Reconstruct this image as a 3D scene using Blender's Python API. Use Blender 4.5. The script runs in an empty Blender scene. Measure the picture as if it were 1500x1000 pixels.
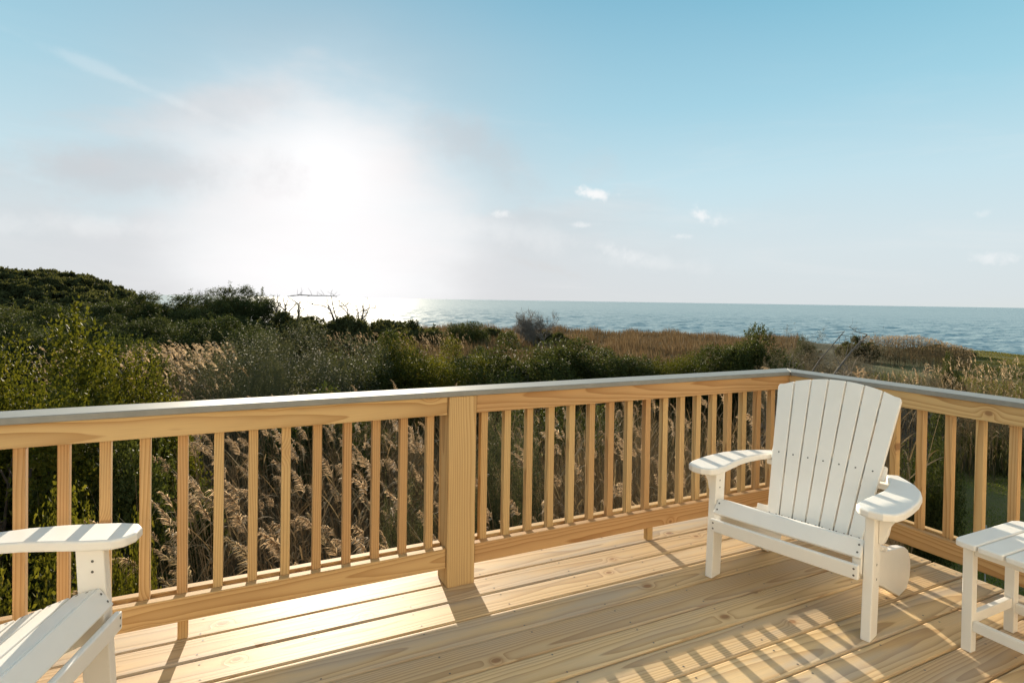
import bpy, bmesh, math, random
import numpy as np
from mathutils import Matrix, Vector

# ------------------------------------------------------------------ camera, sky, sun
scene = bpy.context.scene
CAM = np.array([-1.0515, -2.549, 1.3566]); YAW, PITCH, ROLL, FPX, PY = 0.4515, -0.0133, 0.0151, 842.36, 450.74
_fw = np.array([math.sin(YAW)*math.cos(PITCH), math.cos(YAW)*math.cos(PITCH), math.sin(PITCH)])
_r0 = np.array([math.cos(YAW), -math.sin(YAW), 0.0]); _u0 = np.cross(_r0, _fw)
_r = _r0*math.cos(ROLL)+_u0*math.sin(ROLL); _u = -_r0*math.sin(ROLL)+_u0*math.cos(ROLL)
cd = bpy.data.cameras.new('camera'); cam = bpy.data.objects.new('camera', cd)
scene.collection.objects.link(cam); scene.camera = cam
M4 = Matrix.Identity(4)
for i in range(3):
    M4[i][0], M4[i][1], M4[i][2], M4[i][3] = _r[i], _u[i], -_fw[i], CAM[i]
cam.matrix_world = M4
cd.sensor_width = 36; cd.lens = 36*FPX/1500; cd.shift_y = (PY-500)/1500
cd.clip_start = 0.05; cd.clip_end = 60000

SUN_AZ, SUN_EL = 8.0, 11.9          # azimuth from +Y towards +X
EXPOSURE = 1.92
SKY_STRENGTH = 0.09
SUN_STRENGTH = 3.0
sa, se = math.radians(SUN_AZ), math.radians(SUN_EL)
SUND = (math.sin(sa)*math.cos(se), math.cos(sa)*math.cos(se), math.sin(se))
sl = bpy.data.lights.new('sun', 'SUN'); so = bpy.data.objects.new('sun', sl); scene.collection.objects.link(so)
sl.energy = SUN_STRENGTH; sl.angle = math.radians(0.5); sl.color = (1.0, 0.86, 0.66)
so.rotation_euler = Vector(SUND).to_track_quat('Z', 'Y').to_euler()
vs = scene.view_settings
vs.view_transform = 'Standard'; vs.look = 'None'; vs.exposure = EXPOSURE; vs.gamma = 1; vs.use_curve_mapping = False
scene.cycles.use_denoising = True
scene.cycles.max_bounces = 8; scene.cycles.diffuse_bounces = 4; scene.cycles.glossy_bounces = 3
scene.cycles.transmission_bounces = 6; scene.cycles.transparent_max_bounces = 8
scene.cycles.caustics_reflective = False; scene.cycles.caustics_refractive = False
scene.cycles.sample_clamp_indirect = 6; scene.cycles.sample_clamp_direct = 0.45

class NT:
    """small helper to wire node trees"""
    def __init__(s, tree): s.t = tree; s.n = tree.nodes; s.l = tree.links
    def node(s, typ, **kw):
        nd = s.n.new(typ)
        for k, v in kw.items(): setattr(nd, k, v)
        return nd
    def put(s, sock, v):
        if isinstance(v, bpy.types.NodeSocket): s.l.new(v, sock)
        elif v is not None: sock.default_value = v
    def math(s, op, a, b=None, c=None, clamp=False):
        nd = s.node('ShaderNodeMath', operation=op, use_clamp=clamp)
        for i, v in enumerate((a, b, c)):
            if v is not None: s.put(nd.inputs[i], v)
        return nd.outputs[0]
    def vmath(s, op, a, b=None, out=0):
        nd = s.node('ShaderNodeVectorMath', operation=op)
        s.put(nd.inputs[0], a)
        if b is not None: s.put(nd.inputs[1], b)
        return nd.outputs['Value'] if op in ('DOT_PRODUCT', 'LENGTH', 'DISTANCE') else nd.outputs[0]
    def mix(s, f, a, b, blend='MIX'):
        nd = s.node('ShaderNodeMix', data_type='RGBA', blend_type=blend)
        s.put(nd.inputs[0], f); s.put(nd.inputs[6], a); s.put(nd.inputs[7], b)
        return nd.outputs[2]
    def ramp(s, f, lo, hi, a=0.0, b=1.0, smooth=True):
        nd = s.node('ShaderNodeMapRange', interpolation_type='SMOOTHSTEP' if smooth else 'LINEAR')
        s.put(nd.inputs[0], f); s.put(nd.inputs[1], lo); s.put(nd.inputs[2], hi); s.put(nd.inputs[3], a); s.put(nd.inputs[4], b)
        return nd.outputs[0]
    def comb(s, x, y, z):
        nd = s.node('ShaderNodeCombineXYZ')
        for i, v in enumerate((x, y, z)): s.put(nd.inputs[i], v)
        return nd.outputs[0]
    def sep(s, v):
        nd = s.node('ShaderNodeSeparateXYZ'); s.put(nd.inputs[0], v); return nd.outputs
    def noise(s, vec, scale, detail=2.0, rough=0.5, out='Fac', dist=0.0):
        nd = s.node('ShaderNodeTexNoise'); s.put(nd.inputs['Vector'], vec)
        nd.inputs['Scale'].default_value = scale; nd.inputs['Detail'].default_value = detail
        nd.inputs['Roughness'].default_value = rough; nd.inputs['Distortion'].default_value = dist
        return nd.outputs[out]

def px_dir(x, y):
    d = _fw*FPX + _r*(x-750) + _u*(PY-y); return d/np.linalg.norm(d)

world = bpy.data.worlds.new('World'); scene.world = world; world.use_nodes = True
W = NT(world.node_tree); W.n.clear()
tc = W.node('ShaderNodeTexCoord'); D = W.vmath('NORMALIZE', tc.outputs['Generated'])
sky = W.node('ShaderNodeTexSky', sky_type='NISHITA', sun_disc=False)
sky.sun_elevation = se; sky.sun_rotation = sa; sky.air_density = 1.0; sky.dust_density = 1.0; sky.ozone_density = 2.0; sky.altitude = 0
W.l.new(tc.outputs['Generated'], sky.inputs['Vector'])
cosS = W.vmath('DOT_PRODUCT', D, SUND); cosS = W.math('MAXIMUM', cosS, 0.0)
Dx, Dy, Dz = W.sep(D)
bg = W.node('ShaderNodeBackground'); bg.inputs['Strength'].default_value = SKY_STRENGTH
wo = W.node('ShaderNodeOutputWorld'); W.l.new(bg.outputs[0], wo.inputs[0])
SKYCOL = sky.outputs[0]
# --- thin haze of a low afternoon sun: elevation gradient, aureole, milky band over the horizon, wisps of cloud
KS = 1.0/(2**EXPOSURE*SKY_STRENGTH)
elev = W.math('MULTIPLY', W.math('ARCSINE', W.math('MAXIMUM', W.math('MINIMUM', Dz, 1.0), -1.0)), 57.2958)
rp = W.node('ShaderNodeValToRGB'); cr = rp.color_ramp
SKYSTOPS = [(0.0, (0.71, 0.765, 0.78)), (5.0, (0.69, 0.80, 0.84)), (11.0, (0.56, 0.78, 0.87)), (18.0, (0.35, 0.655, 0.80)), (28.0, (0.17, 0.475, 0.66)), (50.0, (0.46, 0.59, 0.66)), (90.0, (0.60, 0.63, 0.64))]  # top two stops lie above the view, brightened to lift the fill light
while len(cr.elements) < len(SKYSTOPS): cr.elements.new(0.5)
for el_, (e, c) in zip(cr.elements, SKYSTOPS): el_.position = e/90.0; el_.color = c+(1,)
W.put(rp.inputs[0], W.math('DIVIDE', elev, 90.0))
theta = W.math('MULTIPLY', W.math('ARCCOSINE', W.math('MINIMUM', W.vmath('DOT_PRODUCT', D, SUND), 1.0)), 57.2958)
def gauss(x_, w): return W.math('POWER', 2.71828, W.math('MULTIPLY', W.math('POWER', W.math('DIVIDE', x_, w), 2.0), -1.0))
nish = W.vmath('MINIMUM', W.mix(1.0, sky.outputs[0], (0.85, 1.0, 1.0, 1), 'MULTIPLY'), (1.8, 1.8, 1.8))
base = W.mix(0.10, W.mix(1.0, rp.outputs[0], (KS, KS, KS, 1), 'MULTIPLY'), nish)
# the aureole is wider along the horizon than upwards
hz = W.math('SUBTRACT', elev, SUN_EL)
lowd = (math.sin(sa)*math.cos(math.radians(6.5)), math.cos(sa)*math.cos(math.radians(6.5)), math.sin(math.radians(6.5)))
th2 = W.math('MULTIPLY', W.math('ARCCOSINE', W.math('MINIMUM', W.vmath('DOT_PRODUCT', D, lowd), 1.0)), 57.2958)
azd = W.math('MULTIPLY', W.math('SUBTRACT', W.math('ARCTAN2', Dx, Dy), sa), 57.2958)
def gq(x_, w): return W.math('POWER', 2.71828, W.math('MULTIPLY', W.math('POWER', W.math('ABSOLUTE', W.math('DIVIDE', x_, w)), 4.0), -1.0))
edge_n = W.noise(W.comb(Dx, W.math('MULTIPLY', Dz, 2.2), Dy), 5.0, 4.0, 0.55)
el2 = W.math('ADD', elev, W.math('MULTIPLY', W.math('SUBTRACT', edge_n, 0.5), 26.0))
band = W.math('MULTIPLY', gauss(azd, 29.0), W.ramp(el2, 17.0, 4.0))
th3 = W.math('ADD', th2, W.math('MULTIPLY', W.math('SUBTRACT', edge_n, 0.5), 11.0))
veil = W.math('MAXIMUM', gq(th3, 15.5), W.math('MULTIPLY', band, 0.92))
veil = W.math('MAXIMUM', veil, W.math('MULTIPLY', gauss(th2, 18.0), 0.8))
ang = W.comb(Dx, W.math('MULTIPLY', Dz, 3.5), Dy)
cloudn = W.noise(ang, 3.2, 5.0, 0.55)
veil = W.math('MULTIPLY', veil, W.math('MULTIPLY_ADD', cloudn, 0.5, 0.75), clamp=True)
VE = 0.64*KS
SKYCOL = W.mix(veil, base, (VE, 0.985*VE, 1.01*VE, 1))
th4 = W.math('ADD', th2, W.math('MULTIPLY', W.math('SUBTRACT', edge_n, 0.5), 4.0))
core = W.math('ADD', W.math('MULTIPLY', gq(W.math('MULTIPLY_ADD', th3, 0.5, W.math('MULTIPLY', th4, 0.5)), 13.2), 0.31*KS), W.math('MULTIPLY', gauss(theta, 4.5), 0.10*KS))
lowc = W.math('MULTIPLY', W.math('MULTIPLY', gauss(theta, 30.0), gauss(elev, 7.0)), 0.09*KS)
core = W.math('ADD', core, lowc)
cc = W.node('ShaderNodeCombineXYZ'); W.put(cc.inputs[0], core); W.put(cc.inputs[1], W.math('MULTIPLY', core, 0.98)); W.put(cc.inputs[2], W.math('MULTIPLY', core, 0.95))
SKYCOL = W.mix(1.0, SKYCOL, cc.outputs[0], 'ADD')
# faint streaks of high cloud
cn = W.noise(W.comb(W.math('MULTIPLY', azd, 0.05), W.math('MULTIPLY_ADD', azd, 0.012, W.math('MULTIPLY', elev, 0.32)), 0.0), 1.0, 6.0, 0.62, dist=0.6)
SKYCOL = W.mix(W.math('MULTIPLY', W.ramp(cn, 0.48, 0.78), W.ramp(elev, 24.0, 6.0, 0.0, 0.26)), SKYCOL, (0.86*KS, 0.86*KS, 0.86*KS, 1))
# small fair-weather wisps, each at its own bearing and height
def wisp(x_, y_, wx, wy, amt, tilt=0.0, scale=60.0, dark=False):
    global SKYCOL
    d0 = px_dir(x_, y_); az_ = math.atan2(d0[0], d0[1]); up = np.array([0, 0, 1.0])
    e1 = np.array([math.cos(az_), -math.sin(az_), 0.0]); e2 = np.cross(e1, d0); e2 = e2/np.linalg.norm(e2)*(1 if np.cross(e1, d0)[2] > 0 else -1)
    ct, st = math.cos(tilt), math.sin(tilt)
    a1 = e1*ct+e2*st; a2 = -e1*st+e2*ct
    u_ = W.math('DIVIDE', W.vmath('DOT_PRODUCT', D, tuple(a1)), wx/842.0)
    v_ = W.math('DIVIDE', W.math('SUBTRACT', W.vmath('DOT_PRODUCT', D, tuple(a2)), float(a2@d0)), wy/842.0)
    front = W.math('GREATER_THAN', W.vmath('DOT_PRODUCT', D, tuple(d0)), 0.5)
    rr = W.math('ADD', W.math('MULTIPLY', u_, u_), W.math('MULTIPLY', v_, v_))
    n_ = W.noise(D, scale, 6.0, 0.62)
    m_ = W.math('SUBTRACT', W.math('ADD', gauss(W.math('SQRT', rr), 1.0), W.math('MULTIPLY', W.math('SUBTRACT', n_, 0.5), 2.2)), 0.45)
    m_ = W.math('MULTIPLY', W.ramp(m_, -0.15, 0.75), gauss(W.math('SQRT', rr), 1.5))
    m_ = W.math('MULTIPLY', W.math('MULTIPLY', m_, front), amt)
    v = (0.60 if dark == 2 else 0.70)*KS if dark else 0.97*KS
    SKYCOL = W.mix(m_, SKYCOL, (v, 0.98*v if dark == 2 else v, 1.01*v if dark == 2 else v, 1))
wisp(120, 245, 230, 40, 0.50, 0.12, 9, 2); wisp(335, 155, 150, 34, 0.26, 0.35, 11, 2); wisp(690, 210, 130, 46, 0.40, -0.55, 10, 2); wisp(60, 330, 190, 20, 0.35, 0.05, 14)
wisp(760, 345, 130, 26, 0.25, -0.15, 16); wisp(960, 385, 120, 16, 0.22, -0.08, 22)
wisp(868, 284, 34, 11, 0.95, -0.2, 50); wisp(732, 312, 18, 8, 0.6, -0.1, 60); wisp(1030, 314, 17, 12, 0.75, -0.5, 60); wisp(1055, 322, 16, 10, 0.3)
wisp(1455, 379, 26, 9, 0.45); wisp(1440, 313, 10, 6, 0.35); wisp(853, 329, 22, 6, 0.5); wisp(1000, 347, 22, 5, 0.4)
wisp(915, 372, 45, 13, 0.40, -0.25, 45); wisp(800, 392, 80, 10, 0.45, -0.25, 35, True); wisp(240, 142, 200, 9, 0.20, -0.28, 14)
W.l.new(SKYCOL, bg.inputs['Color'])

C = scene.collection
def link(o): C.objects.link(o); return o
def tag(o, label=None, cat=None, group=None, kind=None):
    if label: o['label'] = label
    if cat: o['category'] = cat
    if group: o['group'] = group
    if kind: o['kind'] = kind
    return o
def empty(name, loc=(0, 0, 0), rz=0.0):
    o = link(bpy.data.objects.new(name, None)); o.location = loc; o.rotation_euler = (0, 0, rz); o.empty_display_size = 0.1
    return o
def copy_tree(o, parent=None):
    c = o.copy(); link(c); c.parent = parent
    for ch in list(o.children): copy_tree(ch, c)
    return c

# ------------------------------------------------------------------ materials
def new_mat(name):
    m = bpy.data.materials.new(name); m.use_nodes = True
    t = NT(m.node_tree); t.n.clear()
    out = t.node('ShaderNodeOutputMaterial')
    return m, t, out
def principled(t, out, color, rough=0.6, spec=0.5, normal=None):
    b = t.node('ShaderNodeBsdfPrincipled')
    t.put(b.inputs['Base Color'], color); t.put(b.inputs['Roughness'], rough); t.put(b.inputs['Specular IOR Level'], spec)
    if normal is not None: t.put(b.inputs['Normal'], normal)
    t.l.new(b.outputs[0], out.inputs[0]); return b
def bump(t, h, strength=0.3, dist=0.002):
    nd = t.node('ShaderNodeBump'); nd.inputs['Strength'].default_value = strength; nd.inputs['Distance'].default_value = dist
    t.put(nd.inputs['Height'], h); return nd.outputs[0]

def wood_mat(name, early, late, tint_a, tint_b, weather=0.0, rough=0.55, freq=110.0):
    """sawn pine: growth rings round a pith that differs board by board, fibres, knots"""
    m, t, out = new_mat(name)
    tcn = t.node('ShaderNodeTexCoord'); oi = t.node('ShaderNodeObjectInfo')
    x, y, z = t.sep(tcn.outputs['Object'])
    r1 = oi.outputs['Random']
    def rnd(k): return t.math('FRACT', t.math('MULTIPLY', r1, k))
    r2, r3, r4, r5 = rnd(17.31), rnd(71.7), rnd(231.1), rnd(523.3)
    L = t.math('MULTIPLY_ADD', r1, 53.0, x)
    # knots
    kv = t.comb(t.math('MULTIPLY', L, 3.0), t.math('MULTIPLY_ADD', r2, 31.0, t.math('MULTIPLY', y, 4.5)), 0.0)
    vo = t.node('ShaderNodeTexVoronoi', voronoi_dimensions='2D', feature='F1'); t.put(vo.inputs['Vector'], kv)
    vo.inputs['Scale'].default_value = 1.0; vo.inputs['Randomness'].default_value = 1.0
    kx, ky, kz = t.sep(vo.outputs['Color'])
    have = t.math('LESS_THAN', kx, 0.32)
    kd = vo.outputs['Distance']
    ksize = t.math('MULTIPLY_ADD', ky, 0.06, 0.035)
    warp = t.math('MULTIPLY', t.math('POWER', 2.718, t.math('MULTIPLY', t.math('POWER', t.math('DIVIDE', kd, 0.11), 2.0), -1.0)), have)
    nz = t.noise(t.comb(t.math('MULTIPLY', L, 0.9), t.math('MULTIPLY', y, 5.0), t.math('MULTIPLY', z, 5.0)), 1.0, 3.0, 0.55)
    a0 = t.math('MULTIPLY', t.math('SUBTRACT', r2, 0.5), 0.09)
    b0 = t.math('MULTIPLY_ADD', r3, 0.10, 0.035)
    sl_ = t.math('MULTIPLY', t.math('SUBTRACT', r4, 0.5), 0.05)
    ya = t.math('SUBTRACT', y, a0)
    zb = t.math('ADD', t.math('MULTIPLY_ADD', x, sl_, z), b0)
    rr = t.math('SQRT', t.math('ADD', t.math('MULTIPLY', ya, ya), t.math('MULTIPLY', zb, zb)))
    rr = t.math('ADD', rr, t.math('MULTIPLY', t.math('SUBTRACT', nz, 0.5), 0.028))
    rr = t.math('ADD', rr, t.math('MULTIPLY', warp, 0.02))
    ring = t.math('FRACT', t.math('MULTIPLY', rr, freq))
    ring = t.math('MULTIPLY', t.math('POWER', ring, 2.2), t.ramp(ring, 1.0, 0.93))
    fib = t.noise(t.comb(t.math('MULTIPLY', L, 6.0), t.math('MULTIPLY', y, 420.0), t.math('MULTIPLY', z, 420.0)), 1.0, 2.0, 0.6)
    blotch = t.noise(t.comb(t.math('MULTIPLY', L, 1.3), t.math('MULTIPLY', y, 9.0), r5), 1.0, 3.0, 0.6)
    col = t.mix(t.math('MULTIPLY', ring, t.math('MULTIPLY_ADD', blotch, 0.85, 0.38)), early, late)
    col = t.mix(1.0, col, t.mix(r5, tint_a, tint_b), 'MULTIPLY')
    col = t.mix(t.ramp(fib, 0.35, 0.75, 0.0, 0.22), col, (0.30, 0.20, 0.11, 1))
    if weather:
        g = t.math('MULTIPLY', t.ramp(blotch, 0.40, 0.72), weather)
        g = t.math('MULTIPLY', g, t.math('MULTIPLY_ADD', r4, 0.7, 0.3))
        col = t.mix(g, col, (0.40, 0.36, 0.31, 1))
    kn = t.math('MULTIPLY', t.ramp(t.math('ADD', kd, t.math('MULTIPLY', t.math('SUBTRACT', fib, 0.5), 0.02)), ksize, t.math('MULTIPLY', ksize, 0.55)), have)
    kr = t.math('SINE', t.math('MULTIPLY', kd, 420.0))
    col = t.mix(t.math('MULTIPLY', warp, 0.30), col, (0.42, 0.22, 0.09, 1))
    col = t.mix(t.math('MULTIPLY', kn, 0.85), col, t.mix(t.math('MULTIPLY_ADD', kr, 0.3, 0.4), (0.20, 0.10, 0.045, 1), (0.34, 0.19, 0.09, 1)))
    h = t.math('ADD', t.math('MULTIPLY', fib, 0.6), t.math('MULTIPLY', ring, 0.5))
    rg = t.math('MULTIPLY_ADD', fib, 0.2, rough-0.1)
    principled(t, out, col, rg, 0.2, bump(t, h, 0.35, 0.0012))
    return m

M = {}
M['deck_wood'] = wood_mat('deck_pine', (0.66, 0.49, 0.285, 1), (0.30, 0.165, 0.065, 1), (0.82, 0.79, 0.77, 1), (1.07, 1.05, 0.97, 1), weather=0.75, rough=0.55)
M['rail_wood'] = wood_mat('rail_pine', (0.56, 0.395, 0.205, 1), (0.30, 0.155, 0.055, 1), (0.88, 0.75, 0.66, 1), (1.05, 1.06, 0.98, 1), rough=0.68)

def simple_mat(name, col, rough=0.5, spec=0.5, noise_amt=0.1, scale=20.0, bumps=0.1, bdist=0.001, grime=None):
    m, t, out = new_mat(name)
    tcn = t.node('ShaderNodeTexCoord')
    n = t.noise(tcn.outputs['Object'], scale, 5.0, 0.6)
    c = t.mix(t.ramp(n, 0.3, 0.7, 0.0, noise_amt), col, tuple(0.55*v for v in col[:3])+(1,))
    if grime:
        n3 = t.noise(tcn.outputs['Object'], 3.1, 4.0, 0.62)
        c = t.mix(t.ramp(n3, 0.52, 0.78, 0.0, grime[1]), c, grime[0])
    n2 = t.noise(tcn.outputs['Object'], scale*9, 3.0, 0.6)
    principled(t, out, c, t.math('MULTIPLY_ADD', n, 0.2, rough-0.1), spec, bump(t, n2, bumps, bdist))
    return m
M['white'] = simple_mat('white_poly_lumber', (0.81, 0.785, 0.735, 1), 0.42, 0.45, 0.06, 9.0, 0.12, 0.0006, ((0.70, 0.66, 0.58, 1), 0.35))
M['screw'] = simple_mat('dark_screw', (0.10, 0.09, 0.08, 1), 0.4, 0.6, 0.3, 200.0)
M['cap'] = simple_mat('weathered_grey_cap', (0.235, 0.235, 0.215, 1), 0.5, 0.32, 0.3, 14.0, 0.3, 0.0012, ((0.17, 0.165, 0.15, 1), 0.5))
M['joist'] = simple_mat('joist_timber', (0.25, 0.19, 0.12, 1), 0.8, 0.2, 0.3, 6.0)

# ------------------------------------------------------------------ mesh helpers
def finish(name, bm, mats, parent=None, smooth=False, loc=None):
    me = bpy.data.meshes.new(name); bm.normal_update(); bm.to_mesh(me); bm.free()
    for m in (mats if isinstance(mats, (list, tuple)) else [mats]): me.materials.append(m)
    if smooth:
        me.polygons.foreach_set('use_smooth', [True]*len(me.polygons))
    o = link(bpy.data.objects.new(name, me)); o.parent = parent
    if loc is not None: o.location = loc
    return o
def prism(bm, poly, axes, origin, thick, bev=0.003, seg=2, mi=0):
    """polygon (list of 2-d points) in the plane of axes[0], axes[1], extruded by thick along axes[2]; edges rounded"""
    a, b, n = [Vector(v) for v in axes]; o = Vector(origin)
    lo = [bm.verts.new(o + a*p[0] + b*p[1]) for p in poly]
    hi = [bm.verts.new(o + a*p[0] + b*p[1] + n*thick) for p in poly]
    fs = [bm.faces.new(lo[::-1]), bm.faces.new(hi)]
    k = len(poly)
    for i in range(k): fs.append(bm.faces.new((lo[i], lo[(i+1) % k], hi[(i+1) % k], hi[i])))
    bmesh.ops.recalc_face_normals(bm, faces=fs)
    if bev:
        es = set()
        for f in fs:
            for e in f.edges:
                if len(e.link_faces) == 2 and e.calc_face_angle(0) > 0.6: es.add(e)
        r = bmesh.ops.bevel(bm, geom=list(es), offset=bev, segments=seg, affect='EDGES', profile=0.5, clamp_overlap=True)
    return fs
def box(bm, x0, x1, y0, y1, z0, z1, bev=0.003, seg=2):
    prism(bm, [(x0, y0), (x1, y0), (x1, y1), (x0, y1)], ((1, 0, 0), (0, 1, 0), (0, 0, 1)), (0, 0, z0), z1-z0, bev, seg)
def disc(bm, p, n, r=0.0045, mi=1, off=0.0007):
    n = Vector(n).normalized(); a = n.orthogonal().normalized(); b = n.cross(a); p = Vector(p)+n*off
    vs_ = [bm.verts.new(p + a*(r*math.cos(k*math.pi/4)) + b*(r*math.sin(k*math.pi/4))) for k in range(8)]
    f = bm.faces.new(vs_); f.material_index = mi
    f.normal_update()
    if f.normal.dot(n) < 0: f.normal_flip()
def board(name, length, width, thick, loc, parent, mat, axis='x', flip=False, bev=0.003, extra=None):
    """a sawn board: local x along its length, centred on loc"""
    bm = bmesh.new()
    box(bm, -length/2, length/2, -width/2, width/2, -thick/2, thick/2, bev)
    if extra: extra(bm)
    o = finish(name, bm, [mat, M['screw']], parent, loc=loc)
    if axis == 'y': o.rotation_euler = (0, 0, math.pi/2)
    if axis == 'z': o.rotation_euler = (0, -math.pi/2, 0) if not flip else (math.pi/2, 0, -math.pi/2)
    if axis == 'xe': o.rotation_euler = (math.pi/2, 0, 0)                     # on edge, along x
    if axis == 'ye': o.rotation_euler = (math.pi/2, 0, math.pi/2)             # on edge, along y
    return o

def np_mesh(name, V, F, mats, var=None, smooth=False, mi=None):
    """mesh from arrays; F is (n,4) quads (index -1 in the last column makes a triangle)"""
    V = np.asarray(V, np.float32); F = np.asarray(F, np.int32)
    me = bpy.data.meshes.new(name)
    tri = F[:, 3] < 0
    cnt = np.where(tri, 3, 4).astype(np.int32)
    start = np.concatenate(([0], np.cumsum(cnt)[:-1])).astype(np.int32)
    flat = F.reshape(-1); flat = flat[flat >= 0].astype(np.int32)
    me.vertices.add(len(V)); me.vertices.foreach_set('co', V.reshape(-1))
    me.loops.add(len(flat)); me.loops.foreach_set('vertex_index', flat)
    me.polygons.add(len(F)); me.polygons.foreach_set('loop_start', start)
    try: me.polygons.foreach_set('loop_total', cnt)
    except Exception: pass
    if mi is not None: me.polygons.foreach_set('material_index', np.asarray(mi, np.int32))
    if smooth: me.polygons.foreach_set('use_smooth', np.ones(len(F), bool))
    for m in (mats if isinstance(mats, (list, tuple)) else [mats]): me.materials.append(m)
    if var is not None:
        at = me.attributes.new('var', 'FLOAT', 'POINT'); at.data.foreach_set('value', np.asarray(var, np.float32))
    me.update(calc_edges=True)
    return me

# ------------------------------------------------------------------ the deck
rng0 = random.Random(4)
deck = tag(empty('deck', (0, 0, 0)), 'pale pine plank deck floor in the foreground', 'deck', kind='structure')
gaps = [0.205, 0.027, -0.134, -0.291, -0.461, -0.631, -0.794, -0.957]
while gaps[-1] > -4.2: gaps.append(gaps[-1]-0.163)
DX0, DX1 = -4.2, 2.318
def deck_extra(w):
    def f(bm):
        jx = -4.0
        while jx < DX1-0.02:
            for s in (-1, 1):
                if rng0.random() < 0.93:
                    disc(bm, (jx-(DX0+DX1)/2+rng0.uniform(-.008, .008), s*(w/2-0.028)+rng0.uniform(-.006, .006), 0.019), (0, 0, 1), 0.0042)
            jx += 0.4064
        for s in (-1, 1): disc(bm, ((DX1-DX0)/2-0.045, s*(w/2-0.028), 0.019), (0, 0, 1), 0.0042)
    return f
for i in range(len(gaps)-1):
    y1, y0 = gaps[i]-0.0032, gaps[i+1]+0.0032
    ex = rng0.uniform(-0.006, 0.006)
    o = board('deck_board', DX1-DX0, y1-y0, 0.038, ((DX0+DX1)/2+ex, (y0+y1)/2, -0.019+rng0.uniform(-.0008, .0008)), deck, M['deck_wood'], bev=0.0085, extra=deck_extra(y1-y0))
x = -4.0
while x < DX1-0.02:
    bm = bmesh.new(); box(bm, x-0.019, x+0.019, -4.3, 0.15, -0.23, -0.0405, 0); finish('joist', bm, M['joist'], deck); x += 0.4064
for (a, b) in (((DX0, 0.152), (DX1-0.05, 0.19)), ((DX0, -4.34), (DX1-0.05, -4.302))):
    bm = bmesh.new(); box(bm, a[0], b[0], a[1], b[1], -0.235, -0.0405, 0); finish('rim_joist', bm, M['joist'], deck)
for x in (-3.6, -1.1, 1.9):
    bm = bmesh.new(); box(bm, x-0.07, x+0.07, -0.3, -0.16, -3.2, -0.236, 0.004); finish('support_post', bm, M['joist'], deck)

# ------------------------------------------------------------------ the railings
ZB0, ZB1, ZF0, ZC0, ZC1 = 0.0885, 0.183, 0.8135, 0.9005, 0.9265
SX = 2.183
fr = tag(empty('deck_railing', (0, 0, 0)), 'long pine railing with grey cap across the front of the deck', 'railing', 'pine railings round the deck')
def rail_pair(parent, a, b, along, base):
    """front and back boards, bottom and top, of one railing bay from a to b; base is the inner plane"""
    for (z0, z1) in ((ZB0, ZB1), (ZF0, ZC0)):
        for k, off in (('rail', 0.0), ('rail', 0.076)):
            nm = 'bottom_rail' if z0 < .5 else 'top_rail'
            zz = z0 if z0 < .5 or off == 0 else z0
            if along == 'x': board(nm, b-a, z1-zz, 0.038, ((a+b)/2, base+off+0.019, (zz+z1)/2), parent, M['rail_wood'], 'xe')
            else: board(nm, b-a, z1-zz, 0.038, (base+off+0.019, (a+b)/2, (zz+z1)/2), parent, M['rail_wood'], 'ye')
def baluster(parent, x, y, extra_z0=ZB0+0.004):
    h = ZC0-0.003-extra_z0
    o = board('baluster', h, 0.0355, 0.036, (x, y, extra_z0+h/2), parent, M['rail_wood'], 'z', bev=0.0025)
    o.rotation_euler[2] = rng0.choice((0, math.pi))
    return o
def post(parent, x, y, w=0.139, d=0.137, z0=0.0, name='post'):
    o = board(name, ZC0-0.001-z0, d, w, (x, y, (z0+ZC0-0.001)/2), parent, M['rail_wood'], 'z', bev=0.004)
    return o
post(fr, -0.07, 0.0565)
post(fr, -2.72, 0.0565)
rail_pair(fr, -2.65, -0.1425, 'x', 0.0); rail_pair(fr, 0.003, SX-0.002, 'x', 0.0)
k = 0
while -0.23-0.1266*k > -2.6:
    baluster(fr, -0.23-0.1266*k+0.018, 0.057); k += 1
k = 0
while 0.046+0.1262*k < 2.12:
    baluster(fr, 0.046+0.1262*k+0.018, 0.057); k += 1
for x in (-1.221, 1.098):
    bm = bmesh.new(); box(bm, -ZB0/2+0.002, ZB0/2-0.001, -0.018, 0.018, -0.018, 0.018, 0.002)
    o = finish('support_block', bm, [M['rail_wood']], fr, loc=(x, 0.052, ZB0/2)); o.rotation_euler = (0, -math.pi/2, 0)
def cap(parent, poly):
    bm = bmesh.new(); prism(bm, poly, ((1, 0, 0), (0, 1, 0), (0, 0, 1)), (0, 0, ZC0), ZC1-ZC0, 0.004); return finish('cap_rail', bm, M['cap'], parent)
cap(fr, [(-2.85, -0.02), (SX-0.022, -0.02), (SX+0.128, 0.13), (-2.85, 0.13)])
sr = tag(empty('deck_railing', (SX, 0, 0)), 'short pine railing behind the white chair and table along the right side', 'railing', 'pine railings round the deck')
def srel(o): o.location = (o.location[0]-SX, o.location[1], o.location[2])
rail_pair(sr, -2.70, 0.11, 'y', SX)
k = 0
while -0.648-0.135*k > -2.62:
    baluster(sr, SX+0.057, -0.648-0.135*k+0.018); k += 1
k = 1
while -0.648+0.135*k < -0.05:
    baluster(sr, SX+0.057, -0.648+0.135*k+0.018); k += 1
post(sr, SX+0.0565, -2.775)
for y in (-1.36,):
    bm = bmesh.new(); box(bm, -ZB0/2+0.002, ZB0/2-0.001, -0.018, 0.018, -0.018, 0.018, 0.002)
    o = finish('support_block', bm, [M['rail_wood']], sr, loc=(SX+0.052, y, ZB0/2)); o.rotation_euler = (0, -math.pi/2, 0)
cap(sr, [(SX-0.020, -0.0225), (SX-0.020, -2.9), (SX+0.130, -2.9), (SX+0.130, 0.1275)])
for o in sr.children: srel(o)

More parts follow.
